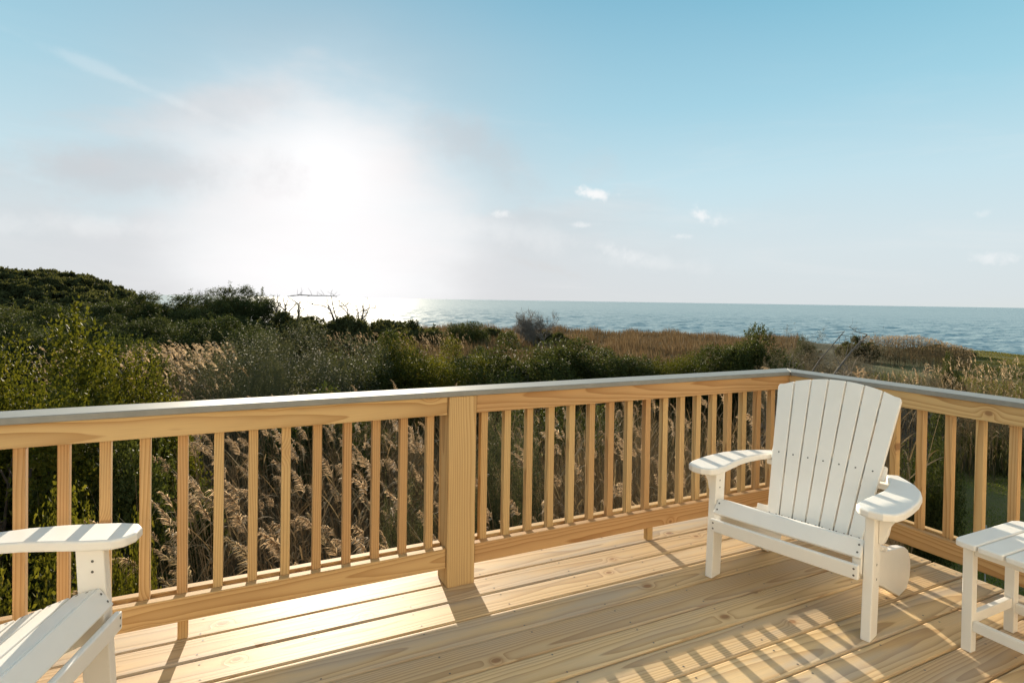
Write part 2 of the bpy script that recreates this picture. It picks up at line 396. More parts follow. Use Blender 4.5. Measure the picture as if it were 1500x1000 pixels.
# ------------------------------------------------------------------ the lounge chairs
def make_chair(label):
    root = empty('adirondack_chair'); tag(root, label, 'chair', 'white slatted chairs on the deck')
    mats = [M['white'], M['screw']]
    X, Y, Z = (1, 0, 0), (0, 1, 0), (0, 0, 1)
    lean = 0.030
    for s in (-1, 1):
        bm = bmesh.new()                                             # front leg, leaning back a little towards the arm
        prism(bm, [(0.0, 0.0), (0.085, 0.0), (0.085+lean, 0.515), (lean, 0.515)], (Y, Z, X), (s*0.3465-0.0185, 0, 0), 0.037, 0.004)
        for z in (0.44, 0.475): disc(bm, (s*0.3465-s*0.0185, 0.035+lean*.9, z), (-s, 0, 0), 0.0048)
        for z in (0.24, 0.30): disc(bm, (s*0.3465+s*0.0185, 0.045+lean*.5, z), (s, 0, 0), 0.0055)
        finish('leg', bm, mats, root)
        bm = bmesh.new()                                             # stringer: seat side that runs down to the rear foot
        pr = [(0.008, 0.325), (0.006, 0.262), (0.06, 0.222), (0.30, 0.115), (0.53, 0.0), (0.645, 0.0), (0.692, 0.045), (0.700, 0.085), (0.690, 0.135), (0.655, 0.182), (0.60, 0.212),
              (0.52, 0.232), (0.42, 0.250), (0.30, 0.273), (0.12, 0.338), (0.05, 0.358), (0.022, 0.350)]
        prism(bm, pr, (Y, Z, X), (s*0.308-0.018, 0, 0), 0.036, 0.004)
        finish('rear_leg', bm, mats, root)
        bm = bmesh.new()                                             # paddle armrest
        ar = [(0.305, -0.005), (0.325, -0.038), (0.365, -0.056), (0.415, -0.052), (0.452, -0.025), (0.466, 0.03), (0.470, 0.12), (0.468, 0.22), (0.455, 0.32), (0.430, 0.40), (0.392, 0.475),
              (0.345, 0.535), (0.295, 0.590), (0.245, 0.556), (0.275, 0.505), (0.300, 0.44), (0.316, 0.36), (0.322, 0.27), (0.314, 0.17), (0.305, 0.08)]
        if s < 0: ar = [(-a, b) for a, b in ar][::-1]
        prism(bm, ar, (X, Y, Z), (0, 0, 0.516), 0.034, 0.009, 3)
        finish('armrest', bm, mats, root, smooth=False)
        bm = bmesh.new()                                             # curved bracket under the arm
        bp = [(0.0, 0.0), (0.0, -0.135), (0.018, -0.130), (0.030, -0.095), (0.036, -0.06), (0.055, -0.028), (0.075, -0.012), (0.08, 0.0)]
        bp = [(s*a, b) for a, b in bp]
        if s < 0: bp = bp[::-1]
        prism(bm, bp, (X, Z, (0, -1, 0)), (s*0.3655, 0.078+lean, 0.5155), 0.036, 0.003)
        finish('arm_bracket', bm, mats, root)
    # seat: lower apron, rolled front slat, then slats sloping back
    def slat(p0, p1, th, half, name='seat_slat', scr=True):
        """plank whose cross-section runs p0 -> p1 in (y, z); thickness th below that line"""
        d = Vector((0, p1[0]-p0[0], p1[1]-p0[1])); w = d.length; d.normalize()
        n = Vector((1, 0, 0)).cross(d)
        bm = bmesh.new()
        prism(bm, [(-half, 0), (half, 0), (half, w), (-half, w)], (X, d, n), (0, p0[0]-n.y*th, p0[1]-n.z*th), th, 0.005, 2)
        if scr:
            for sx_ in (-1, 1):
                for q in (0.28, 0.72): disc(bm, Vector((sx_*(half-0.016), p0[0], p0[1]))+d*(w*q), n, 0.0045)
        return finish(name, bm, mats, root)
    slat((-0.031, 0.247), (-0.031, 0.307), 0.022, 0.3255, 'apron')
    slat((-0.006, 0.331), (0.040, 0.389), 0.022, 0.3255)
    ys = 0.036
    pts = [(0.050, 0.3855), (0.118, 0.3670), (0.129, 0.3625), (0.197, 0.3360), (0.208, 0.3318), (0.276, 0.3050), (0.287, 0.3008), (0.342, 0.284)]
    for i in range(0, 8, 2): slat(pts[i], pts[i+1], 0.022, 0.3265)
    # back: seven tapering slats fanned to an arched top
    B0 = Vector((0, 0.341, 0.262)); bd = Vector((0, 0.275, 0.648)).normalized(); bn = Vector((1, 0, 0)).cross(bd)  # bn points forward/up or back
    if bn.y > 0: bn = -bn
    T0 = 0.704
    def edge(q, t): return q*(0.4425+0.150*t/T0)/7.0
    def top(sv): return T0 + 0.062*(1-(sv/0.296)**2)
    for k in range(7):
        q0, q1 = k-3.5, k-2.5; g = 0.0032
        bl, br = edge(q0, 0)+g, edge(q1, 0)-g
        tl, tm, tr = edge(q0, T0)+g, edge((q0+q1)/2, T0), edge(q1, T0)-g
        poly = [(bl, 0), (br, 0), (tr+(0.0), top(tr)), (tm, top(tm)), (tl, top(tl))]
        if k == 0: poly = [(bl, 0), (br, 0), (tr, top(tr)), (tm-0.008, top(tm)-0.006), (tl+0.006, top(tl)+0.004), (tl, top(tl)-0.012)]
        if k == 6: poly = [(bl, 0), (br, 0), (tr, top(tr)-0.012), (tr-0.006, top(tr)+0.004), (tm+0.008, top(tm)-0.006), (tl, top(tl))]
        bm = bmesh.new()
        prism(bm, poly, (X, bd, -bn), B0, 0.021, 0.003, 2)
        c = edge((q0+q1)/2, 0.34)
        disc(bm, B0 + Vector((c, 0, 0)) + bd*0.338, bn, 0.0042)
        cb = edge((q0+q1)/2, 0.02)
        for e in (-0.017, 0.017): disc(bm, B0 + Vector((cb+e, 0, 0)) + bd*0.022, bn, 0.0042)
        finish('back_slat', bm, mats, root)
    for (t0, w, half, off) in ((0.305, 0.07, 0.268, 0.022), (-0.02, 0.075, 0.288, 0.022), (0.60, 0.05, 0.235, 0.022)):
        bm = bmesh.new()
        prism(bm, [(-half, t0), (half, t0), (half, t0+w), (-half, t0+w)], (X, bd, -bn), B0 - bn*off, 0.028, 0.004)
        finish('back_brace', bm, mats, root)
    bm = bmesh.new()
    prism(bm, [(-0.30, 0.0), (0.30, 0.0), (0.30, 0.07), (-0.30, 0.07)], (X, Y, Z), (0, 0.505, 0.487), 0.028, 0.004); finish('arm_support', bm, mats, root)
    return root
ch1 = make_chair('white slatted lounge chair seen whole, standing in the deck corner beside the small table')
ch1.location = (1.167, -0.769, 0.0); ch1.rotation_euler = (0, 0, math.radians(-74.67))
ch2 = copy_tree(ch1); ch2['label'] = 'white slatted lounge chair cut off by the left edge, only armrest, leg and seat showing'
ch2.location = (-1.496, -0.585, 0.0); ch2.rotation_euler = (0, 0, math.radians(73.6))

# ------------------------------------------------------------------ the side table
def make_table():
    root = empty('side_table', (1.742, -1.50, 0)); tag(root, 'small square white slatted side table cut off by the right edge', 'table')
    mats = [M['white'], M['screw']]
    X, Y, Z = (1, 0, 0), (0, 1, 0), (0, 0, 1)
    hx, hy = 0.245, 0.218
    n = 5; w = 2*hy/n
    for i in range(n):
        y0, y1 = -hy+i*w+0.003, -hy+(i+1)*w-0.003
        poly = [(-hx, y0), (hx, y0), (hx, y1), (-hx, y1)]
        r = 0.035
        if i == n-1: poly = [(-hx, y0), (hx, y0), (hx, y1-r), (hx-0.008, y1-0.011), (hx-r, y1), (-hx+r, y1), (-hx+0.008, y1-0.011), (-hx, y1-r)]
        if i == 0: poly = [(-hx, y1), (-hx, y0+r), (-hx+0.008, y0+0.011), (-hx+r, y0), (hx-r, y0), (hx-0.008, y0+0.011), (hx, y0+r), (hx, y1)]
        bm = bmesh.new(); prism(bm, poly, (X, Y, Z), (0, 0, 0.424), 0.024, 0.006, 3)
        finish('table_slat', bm, mats, root)
    lx, ly = 0.161, 0.189
    for sx_ in (-1, 1):
        for sy_ in (-1, 1):
            bm = bmesh.new(); box(bm, sx_*lx-0.018, sx_*lx+0.018, sy_*ly-0.018, sy_*ly+0.018, 0, 0.423, 0.003); finish('leg', bm, mats, root)
        bm = bmesh.new(); box(bm, sx_*lx-0.011, sx_*lx+0.011, -ly+0.018, ly-0.018, 0.085, 0.125, 0.003); finish('stretcher', bm, mats, root)
        bm = bmesh.new(); box(bm, sx_*lx-0.011, sx_*lx+0.011, -ly+0.018, ly-0.018, 0.383, 0.423, 0.003); finish('top_frame', bm, mats, root)
    for sy_ in (-1, 1):
        bm = bmesh.new(); box(bm, -lx+0.018, lx-0.018, sy_*ly-0.011, sy_*ly+0.011, 0.105, 0.145, 0.003); finish('stretcher', bm, mats, root)
        bm = bmesh.new(); box(bm, -lx+0.018, lx-0.018, sy_*ly-0.011, sy_*ly+0.011, 0.395, 0.423, 0.003); finish('top_frame', bm, mats, root)
    return root
make_table()
# ------------------------------------------------------------------ the deck's unseen house behind the viewer, its wall added to bounce sunlight
M['shingle'] = simple_mat('pale_clapboard', (0.82, 0.745, 0.63, 1), 0.7, 0.3, 0.15, 5.0, 0.2, 0.002)
M['glass'] = simple_mat('window_glass', (0.06, 0.07, 0.08, 1), 0.08, 0.6, 0.0, 5.0, 0.0)
hs = tag(empty('house', (0, -4.4, 0)), 'unseen pale clapboard house wall with a glazed door behind the deck, added for bounce light', 'house')
bm = bmesh.new()
z = -3.05
while z < 3.0:
    prism(bm, [(0, z), (0.030, z), (0.012, z+0.15), (0, z+0.15)], ((0, 1, 0), (0, 0, 1), (1, 0, 0)), (-6.0, 0, 0), 4.2, 0)
    prism(bm, [(0, z), (0.030, z), (0.012, z+0.15), (0, z+0.15)], ((0, 1, 0), (0, 0, 1), (1, 0, 0)), (0.1, 0, 0), 4.2, 0)
    if z > 2.1 or z < -0.12: prism(bm, [(0, z), (0.030, z), (0.012, z+0.15), (0, z+0.15)], ((0, 1, 0), (0, 0, 1), (1, 0, 0)), (-1.799, 0, 0), 1.898, 0)
    z += 0.15
finish('wall', bm, M['shingle'], hs)
bm = bmesh.new()
box(bm, -1.79, -1.70, -0.02, 0.05, 0.01, 2.09, 0.004); box(bm, 0.0, 0.09, -0.02, 0.05, 0.01, 2.09, 0.004); box(bm, -1.699, -0.001, -0.02, 0.05, 2.0, 2.09, 0.004); box(bm, -0.89, -0.81, -0.02, 0.045, 0.01, 1.999, 0.004)
dr = finish('door', bm, M['white'], hs)
bm = bmesh.new(); box(bm, -1.699, -0.891, -0.01, 0.0, 0.012, 1.998, 0); box(bm, -0.809, -0.001, -0.01, 0.0, 0.012, 1.998, 0); finish('pane', bm, M['glass'], dr)
bm = bmesh.new(); prism(bm, [(-0.5, 3.1), (0.45, 2.95), (0.45, 3.1), (-0.5, 3.3)], ((0, 1, 0), (0, 0, 1), (1, 0, 0)), (-6.2, 0, 0), 10.7, 0.004); finish('roof', bm, M['joist'], hs)
# ------------------------------------------------------------------ terrain and sea
EYE = CAM
def at(px, py, d):
    """point seen at photo pixel px, py, at horizontal distance d from the viewer"""
    v = px_dir(px, py); return CAM + v*(d/math.hypot(v[0], v[1]))
def sstep(x, a, b):
    t = np.clip((x-a)/(b-a), 0, 1); return t*t*(3-2*t)
SEA_Z = -4.6
_sh_az = np.array([-180, -60, -12, -6.5, -4.5, 2, 8, 16, 25, 35, 45, 55, 67, 90, 180.0])
_sh_d = np.array([400, 400, 400, 330, 190, 108, 98, 95, 95, 93, 90, 86, 84, 80, 80.0])
def wob(x, y):
    return 0.22*np.sin(x*0.31+1.3)*np.cos(y*0.27)+0.13*np.sin(x*0.83+y*0.61)+0.06*np.sin(x*1.9-y*1.37)
def ground_z(x, y):
    x = np.asarray(x, float); y = np.asarray(y, float)
    dx, dy = x-CAM[0], y-CAM[1]; d = np.hypot(dx, dy); az = np.degrees(np.arctan2(dx, dy))
    ds = np.interp(az, _sh_az, _sh_d)+1.5*np.sin(az*0.9)
    z = -3.05 + wob(x, y)*sstep(d, 6, 25)*1.3
    z = z - 0.55*sstep(d, 30, 70)
    lawn = sstep(az, 56, 61)*sstep(d, 28, 40)
    z = z*(1-lawn) + (-3.55)*lawn
    hill = 6.9/(1+np.exp((az+8.3)/1.25))*sstep(d, 80, 128)*(1-0.75*sstep(d, 150, 240))*sstep(az, -80, -40)
    mid = 1.1*np.exp(-((az+3)/7)**2)*sstep(d, 28, 48)*(1-sstep(d, 70, 95))
    z = z + hill + mid
    k = sstep(d, ds-2.5, ds+3.0)
    return z*(1-k) + (SEA_Z-1.2)*k
def gz(x, y): return float(ground_z(np.array([x]), np.array([y]))[0])

NR, NA = 230, 420
rad = np.concatenate((np.linspace(0.0, 1.0, 4)[:-1], np.geomspace(1.0, 460, NR-3)))
azs = np.radians(np.linspace(-180, 180, NA, endpoint=False))
Rg, Ag = np.meshgrid(rad, azs, indexing='ij')
gx, gy = CAM[0]+Rg*np.sin(Ag), CAM[1]+Rg*np.cos(Ag)
gzv = ground_z(gx, gy)
Vt = np.stack([gx, gy, gzv], -1).reshape(-1, 3)
ii, jj = np.meshgrid(np.arange(NR-1), np.arange(NA), indexing='ij')
j2 = (jj+1) % NA
Ft = np.stack([ii*NA+jj, (ii+1)*NA+jj, (ii+1)*NA+j2, ii*NA+j2], -1).reshape(-1, 4)[:, ::-1]
m, t, out = new_mat('ground_cover')
tcn = t.node('ShaderNodeTexCoord'); P_ = tcn.outputs['Object']
px_, py_, pz_ = t.sep(P_)
rx, ry = t.math('SUBTRACT', px_, CAM[0]), t.math('SUBTRACT', py_, CAM[1])
azn = t.math('MULTIPLY', t.math('ARCTAN2', rx, ry), 57.2958)
dist = t.math('SQRT', t.math('ADD', t.math('MULTIPLY', rx, rx), t.math('MULTIPLY', ry, ry)))
n1 = t.noise(P_, 0.35, 5.0, 0.6); n2 = t.noise(P_, 6.0, 4.0, 0.65); n3 = t.noise(P_, 60.0, 3.0, 0.7)
scrub = t.mix(n2, (0.035, 0.04, 0.016, 1), (0.13, 0.10, 0.055, 1))
turf = t.mix(n1, (0.095, 0.098, 0.028, 1), (0.20, 0.155, 0.065, 1))
turf = t.mix(t.ramp(n3, 0.3, 0.7, 0.0, 0.5), turf, (0.05, 0.06, 0.016, 1))
azj = t.math('ADD', azn, t.math('MULTIPLY', t.math('SUBTRACT', n1, 0.5), 6.0))
far_lawn = t.math('MULTIPLY', t.ramp(azj, 57.0, 59.5), t.ramp(dist, 25.0, 30.0))
near_lawn = t.math('MULTIPLY', t.ramp(t.math('ADD', px_, t.math('MULTIPLY', n1, 1.2)), 5.6, 6.4), t.ramp(py_, 6.6, 5.6))
lw = t.math('MAXIMUM', far_lawn, near_lawn)
gc = t.mix(lw, scrub, turf)
sand = t.ramp(pz_, -4.0, -4.35)
gc = t.mix(sand, gc, t.mix(n2, (0.30, 0.25, 0.18, 1), (0.40, 0.34, 0.26, 1)))
principled(t, out, gc, 0.9, 0.2, bump(t, t.math('ADD', n3, n2), 0.6, 0.03)); M['ground'] = m
gme = np_mesh('ground', Vt, Ft, m, smooth=True)
tag(link(bpy.data.objects.new('ground', gme)), kind='structure')

# sea: wind waves as real relief out to about two kilometres, flat beyond
rngs = np.random.default_rng(9)
rad = np.concatenate((np.geomspace(72, 1800, 600), np.geomspace(2000, 45000, 16)))
azw = np.radians(np.linspace(-24, 76, 900))
Rg, Ag = np.meshgrid(rad, azw, indexing='ij')
sx_, sy_ = CAM[0]+Rg*np.sin(Ag), CAM[1]+Rg*np.cos(Ag); wz = np.zeros_like(Rg)
for k in range(64):
    lam = 0.9*(8/0.9)**rngs.random(); th = math.radians(205+rngs.normal()*32); kk = 2*math.pi/lam
    amp = 0.0070*lam**0.85*rngs.uniform(0.5, 1.3); fade = np.clip(1.4-Rg*0.0055*3.0/lam, 0, 1)
    ph = kk*(sx_*math.sin(th)+sy_*math.cos(th))+rngs.uniform(0, 6.28)
    wz += amp*fade*(np.sin(ph)+0.25*np.cos(2*ph))
wz *= (1-sstep(Rg, 900, 1800))
Vs = np.stack([sx_, sy_, SEA_Z+wz], -1).reshape(-1, 3)
nA, nR = len(azw), len(rad)
ii, jj = np.meshgrid(np.arange(nR-1), np.arange(nA-1), indexing='ij')
Fs = np.stack([ii*nA+jj, (ii+1)*nA+jj, (ii+1)*nA+jj+1, ii*nA+jj+1], -1).reshape(-1, 4)[:, ::-1]
m, t, out = new_mat('sea_water')
tcn = t.node('ShaderNodeTexCoord'); P_ = tcn.outputs['Object']
mp = t.node('ShaderNodeMapping'); t.l.new(P_, mp.inputs[0]); mp.inputs['Rotation'].default_value = (0, 0, math.radians(26)); mp.inputs['Scale'].default_value = (0.45, 1.0, 1.0)
PV = mp.outputs[0]
w1 = t.noise(PV, 0.16, 3.0, 0.55, dist=0.4); w2 = t.noise(PV, 0.75, 4.0, 0.6); w3 = t.noise(PV, 0.03, 2.0, 0.5)
px_, py_, pz_ = t.sep(P_)
dist = t.math('SQRT', t.math('ADD', t.math('MULTIPLY', px_, px_), t.math('MULTIPLY', py_, py_)))
c1 = t.noise(PV, 1.9, 3.0, 0.6, out='Color'); c2 = t.noise(PV, 0.40, 2.0, 0.55, out='Color', dist=0.3)
tilt = t.vmath('ADD', t.vmath('MULTIPLY', t.vmath('SUBTRACT', c1, (0.5, 0.5, 0.5)), (0.74, 0.74, 0.0)), t.vmath('MULTIPLY', t.vmath('SUBTRACT', c2, (0.5, 0.5, 0.5)), (0.30, 0.30, 0.0)))
geo = t.node('ShaderNodeNewGeometry')
nrm = t.vmath('NORMALIZE', t.vmath('ADD', geo.outputs['Normal'], tilt))
deep = t.mix(w3, (0.225, 0.292, 0.302, 1), (0.255, 0.328, 0.336, 1))
b = principled(t, out, deep, 0.34, 0.5, nrm); b.inputs['IOR'].default_value = 1.33
M['sea'] = m
tag(link(bpy.data.objects.new('sea', np_mesh('sea', Vs, Fs, m, smooth=True))), kind='structure')

# ------------------------------------------------------------------ plant materials
def leaf_mat(name, ca, cb, cc=None, transl=0.4, rough=0.5, spec=0.3, tcol=None):
    m, t, out = new_mat(name)
    at_ = t.node('ShaderNodeAttribute', attribute_name='var'); v = at_.outputs['Fac']
    oi = t.node('ShaderNodeObjectInfo')
    col = t.mix(v, ca, cb)
    if cc is not None: col = t.mix(t.ramp(v, 0.86, 0.95), col, cc)
    col = t.mix(1.0, col, t.mix(oi.outputs['Random'], (0.82, 0.86, 0.8, 1), (1.12, 1.08, 1.05, 1)), 'MULTIPLY')
    b = t.node('ShaderNodeBsdfPrincipled'); t.put(b.inputs['Base Color'], col); b.inputs['Roughness'].default_value = rough; b.inputs['Specular IOR Level'].default_value = spec
    tr = t.node('ShaderNodeBsdfTranslucent'); t.put(tr.inputs['Color'], t.mix(1.0, col, tcol or (1.5, 1.5, 0.8, 1), 'MULTIPLY'))
    mx = t.node('ShaderNodeMixShader'); mx.inputs[0].default_value = transl
    t.l.new(b.outputs[0], mx.inputs[1]); t.l.new(tr.outputs[0], mx.inputs[2]); t.l.new(mx.outputs[0], out.inputs[0])
    return m
M['bay_leaf'] = leaf_mat('yellow_green_leaves', (0.045, 0.052, 0.008, 1), (0.115, 0.105, 0.016, 1), (0.20, 0.155, 0.04, 1), 0.36, 0.65, 0.1)
M['ever_leaf'] = leaf_mat('dark_green_leaves', (0.035, 0.043, 0.013, 1), (0.080, 0.088, 0.026, 1), (0.14, 0.13, 0.045, 1), 0.28, 0.6, 0.1)
M['silver_leaf'] = leaf_mat('grey_green_leaves', (0.045, 0.050, 0.026, 1), (0.090, 0.092, 0.052, 1), (0.24, 0.215, 0.135, 1), 0.28, 0.6, 0.12, (1.4, 1.35, 0.95, 1))
M['pine_leaf'] = leaf_mat('dark_needles', (0.040, 0.048, 0.020, 1), (0.070, 0.078, 0.030, 1), (0.10, 0.10, 0.042, 1), 0.27, 0.7, 0.08)
M['dune_leaf'] = leaf_mat('dull_olive_leaves', (0.046, 0.050, 0.022, 1), (0.088, 0.085, 0.038, 1), (0.14, 0.12, 0.06, 1), 0.28, 0.75, 0.06)
M['reed_stem'] = leaf_mat('dry_reed_straw', (0.12, 0.088, 0.052, 1), (0.27, 0.20, 0.12, 1), (0.32, 0.25, 0.15, 1), 0.22, 0.85, 0.04, (1.2, 1.1, 0.9, 1))
M['plume'] = leaf_mat('reed_plume_fluff', (0.23, 0.175, 0.112, 1), (0.40, 0.32, 0.215, 1), (0.52, 0.43, 0.31, 1), 0.48, 0.7, 0.1, (1.15, 1.05, 0.95, 1))
M['russet'] = leaf_mat('russet_dune_grass', (0.12, 0.077, 0.044, 1), (0.20, 0.135, 0.078, 1), (0.26, 0.19, 0.115, 1), 0.28, 0.7, 0.1, (1.15, 1.05, 0.9, 1))
M['turf'] = leaf_mat('turf_blades', (0.095, 0.092, 0.026, 1), (0.18, 0.15, 0.055, 1), (0.26, 0.20, 0.09, 1), 0.3, 0.7, 0.1)
M['brush_leaf'] = leaf_mat('grey_brown_twigs', (0.095, 0.080, 0.055, 1), (0.185, 0.160, 0.115, 1), (0.24, 0.20, 0.14, 1), 0.25, 0.75, 0.06, (1.2, 1.1, 0.9, 1))
M['near_turf'] = leaf_mat('near_turf_blades', (0.09, 0.125, 0.022, 1), (0.17, 0.20, 0.045, 1), (0.26, 0.23, 0.08, 1), 0.42, 0.7, 0.1)
M['bark'] = simple_mat('grey_brown_bark', (0.085, 0.066, 0.05, 1), 0.85, 0.2, 0.5, 12.0, 0.5, 0.01)
M['pale_bark'] = simple_mat('pale_grey_twigs', (0.19, 0.155, 0.125, 1), 0.8, 0.2, 0.4, 12.0, 0.4, 0.006)

# ------------------------------------------------------------------ plant shapes
def unit(v): return v/np.maximum(np.linalg.norm(v, axis=-1, keepdims=True), 1e-9)
def leaves_at(rng, pos, dirs, L, Wd, fold=0.25):
    """one diamond-shaped leaf per position along dirs"""
    n = len(pos); d = unit(dirs); s = unit(np.cross(d, rng.normal(size=(n, 3)))); up = np.cross(d, s)
    L = np.broadcast_to(np.asarray(L, float).reshape(-1, 1), (n, 1)); Wd = np.broadcast_to(np.asarray(Wd, float).reshape(-1, 1), (n, 1))
    mid = pos + d*L*0.5 + up*L*fold*0.3
    V = np.stack([pos, mid+s*Wd*0.5, pos+d*L, mid-s*Wd*0.5], 1).reshape(-1, 3)
    F = np.arange(n*4).reshape(n, 4)
    return V, F
def leaves_raw(rng, pos, dirs, L, Wd, asp):
    """diamond leaves for a crown that will be stretched upwards by asp, so that they keep their shape"""
    k = np.array([1, 1, asp]); V, F = leaves_at(rng, np.zeros_like(pos), dirs*k, L, Wd)
    return (V.reshape(-1, 4, 3)/k+pos[:, None, :]).reshape(-1, 3), F
def cat(parts):
    Vs_, Fs_, var_, off = [], [], [], 0
    for V, F, v in parts:
        Fs_.append(np.where(F >= 0, F+off, -1)); Vs_.append(V); var_.append(v); off += len(V)
    return np.concatenate(Vs_), np.concatenate(Fs_), np.concatenate(var_)
def bush_arrays(seed, lumps=26, sprigs=2600, per=7, leaf=0.05, wd=0.5, sprig=0.14, shoots=14, shape=0.6, flat=1.0, base=0.0, asp=2.0, rl=(0.13, 0.27)):
    """crown of one shrub in a unit box: sprigs of leaves over and inside many uneven lumps"""
    rng = np.random.default_rng(seed)
    th = rng.uniform(0, 2*np.pi, lumps); rr = np.sqrt(rng.uniform(0, 1, lumps))*0.78
    hmax = (1-shape*rr**2)*rng.uniform(0.72, 1.0, lumps)
    zc = base + (1-base)*hmax*rng.uniform(0.30, 0.84, lumps)
    rad_ = rng.uniform(rl[0], rl[1], lumps)
    ctr = np.stack([rr*np.cos(th), rr*np.sin(th), zc], -1)
    k = rng.integers(0, lumps, sprigs)
    dr = unit(rng.normal(size=(sprigs, 3))+np.array([0, 0, 0.35])+0.5*ctr[k]*np.array([1, 1, 0]))
    dep = np.where(rng.random(sprigs) < 0.72, rng.uniform(0.85, 1.08, sprigs), rng.uniform(0.25, 0.85, sprigs))
    pos = ctr[k] + dr*(rad_[k]*dep)[:, None]*np.array([1, 1, flat*0.8])
    sd = unit(dr*0.8+np.array([0, 0, 0.7])+rng.normal(size=(sprigs, 3))*0.45)
    sl_ = np.full(sprigs, sprig)*rng.uniform(0.6, 1.3, sprigs)
    # shoots standing out of the top
    if shoots:
        kk = rng.integers(0, lumps, shoots); base = ctr[kk] + np.array([0, 0, 0.8])*rad_[kk][:, None]
        nsub = 9
        tt = np.linspace(0, 1, nsub)
        sh_d = unit(np.array([0, 0, 1.0])+rng.normal(size=(shoots, 3))*0.28); sh_l = rng.uniform(0.06, 0.17, shoots)
        p2 = (base[:, None, :] + sh_d[:, None, :]*(tt[None, :, None]*sh_l[:, None, None])).reshape(-1, 3)
        pos = np.concatenate([pos, p2]); sd = np.concatenate([sd, unit(np.repeat(sh_d, nsub, 0)+rng.normal(size=(len(p2), 3))*0.3)]); sl_ = np.concatenate([sl_, np.full(len(p2), sprig*0.5)])
    n = len(pos)
    t_ = rng.uniform(0, 1, (n, per)); P0 = pos[:, None, :] + sd[:, None, :]*(t_*sl_[:, None])[:, :, None]
    ld = unit(sd[:, None, :]*0.55+rng.normal(size=(n, per, 3))*0.75)*np.array([1, 1, 1/asp])
    P0 = P0.reshape(-1, 3); ld = ld.reshape(-1, 3)
    ok = P0[:, 2] > 0.01; P0, ld = P0[ok], ld[ok]
    Ls = leaf*rng.uniform(0.65, 1.3, len(P0))
    ld = ld/np.maximum(np.linalg.norm(ld*np.array([1, 1, asp]), axis=-1, keepdims=True), 1e-6)
    V, F = leaves_raw(rng, P0, ld, Ls, Ls*wd, asp)
    V[:, 2] /= np.quantile(V[:, 2], 0.992); V[:, :2] /= np.quantile(np.abs(V[:, :2]), 0.985)
    clump = np.repeat(rng.uniform(0, 0.5, n), per)[ok]
    var = np.clip(clump+rng.uniform(0, 0.5, len(P0)), 0, 1)
    ni = lumps*34; k = rng.integers(0, lumps, ni)                     # inner foliage that closes the crown
    q = ctr[k]*np.array([0.95, 0.95, 0.93]) + unit(rng.normal(size=(ni, 3)))*(rad_[k]*rng.uniform(0.1, 0.72, ni))[:, None]*np.array([1, 1, flat*0.8]); q[:, 2] = np.maximum(q[:, 2], 0.02)
    low = rng.random(ni) < 0.35; q[low, 2] *= rng.uniform(0.1, 0.8, low.sum())
    V2, F2 = leaves_raw(rng, q, unit(rng.normal(size=(ni, 3))), np.full(ni, leaf*2.6), np.full(ni, leaf*1.9), asp)
    V = np.concatenate([V, V2]); F = np.concatenate([F, F2+4*len(P0)]); var = np.concatenate([var, rng.uniform(0, 0.4, ni)])
    return V, F, np.repeat(var, 4)
def tube(path, r0, r1, sides=5):
    """tapered tube along a polyline"""
    path = np.asarray(path, float); n = len(path)
    tn = unit(np.gradient(path, axis=0)); ref = np.array([0.31, 0.95, 0.05])
    a = unit(np.cross(tn, ref)); b_ = np.cross(tn, a)
    rs = np.linspace(r0, r1, n)[:, None]
    rings = [path + (a*math.cos(2*math.pi*k/sides)+b_*math.sin(2*math.pi*k/sides))*rs for k in range(sides)]
    V = np.stack(rings, 1).reshape(-1, 3)
    i, j = np.meshgrid(np.arange(n-1), np.arange(sides), indexing='ij'); jn = (j+1) % sides
    F = np.stack([i*sides+j, i*sides+jn, (i+1)*sides+jn, (i+1)*sides+j], -1).reshape(-1, 4)
    return V, F, np.full(len(V), 0.5)
def branching(seed, height=1.0, trunks=3, depth=5, spread=0.55, r0=0.028, lean=(0, 0), min_len=0.02, droop=0.0, fork=(2, 4), sides=4, up=0.25, shrink=(0.55, 0.80)):
    rng = np.random.default_rng(seed); parts = []
    def grow(p, d, L, r, lev):
        n = 4; pts = [p]; q = p.copy(); dd = d.copy()
        for i in range(n):
            dd = unit(dd+rng.normal(size=3)*0.16+np.array([0, 0, up*0.15-droop*0.1])); q = q+dd*L/n; pts.append(q.copy())
        parts.append(tube(pts, r, r*0.62, sides if lev < 2 else 3))
        if lev >= depth or L < min_len: return
        for k in range(rng.integers(*fork)):
            f = rng.uniform(0.45, 1.0); i = min(int(f*n)+1, n); nd = unit(dd+rng.normal(size=3)*spread+np.array([lean[0], lean[1], up]))
            grow(pts[i], nd, L*rng.uniform(*shrink), r*0.6, lev+1)
    for k in range(trunks):
        d0 = unit(np.array([rng.normal()*0.35+lean[0], rng.normal()*0.35+lean[1], 1.0]))
        grow(np.array([rng.normal()*0.05, rng.normal()*0.05, 0.0]), d0, height*rng.uniform(0.28, 0.4), r0, 0)
    return cat(parts)
def stems_arrays(seed, n=9, h=0.75, r=0.02):
    rng = np.random.default_rng(seed); parts = []
    for k in range(n):
        th = rng.uniform(0, 6.28); q = rng.uniform(0.25, 0.7); e = np.array([q*math.cos(th), q*math.sin(th), h*rng.uniform(0.6, 1)])
        s = np.array([0.12*math.cos(th), 0.12*math.sin(th), -0.03]); mid = s*0.6+e*0.4+np.array([0, 0, 0.08])
        parts.append(tube([s, s*0.8+mid*0.2+np.array([0, 0, .05]), mid, e*0.7+mid*0.3, e], r, r*0.3, 5))
        for j in range(3):
            f = rng.uniform(0.4, 0.9); p = s*(1-f)+e*f; e2 = p+np.array([rng.normal()*0.2, rng.normal()*0.2, rng.uniform(0.1, 0.25)])
            parts.append(tube([p, (p+e2)/2+rng.normal(size=3)*0.02, e2], r*0.45, r*0.15, 4))
    return cat(parts)

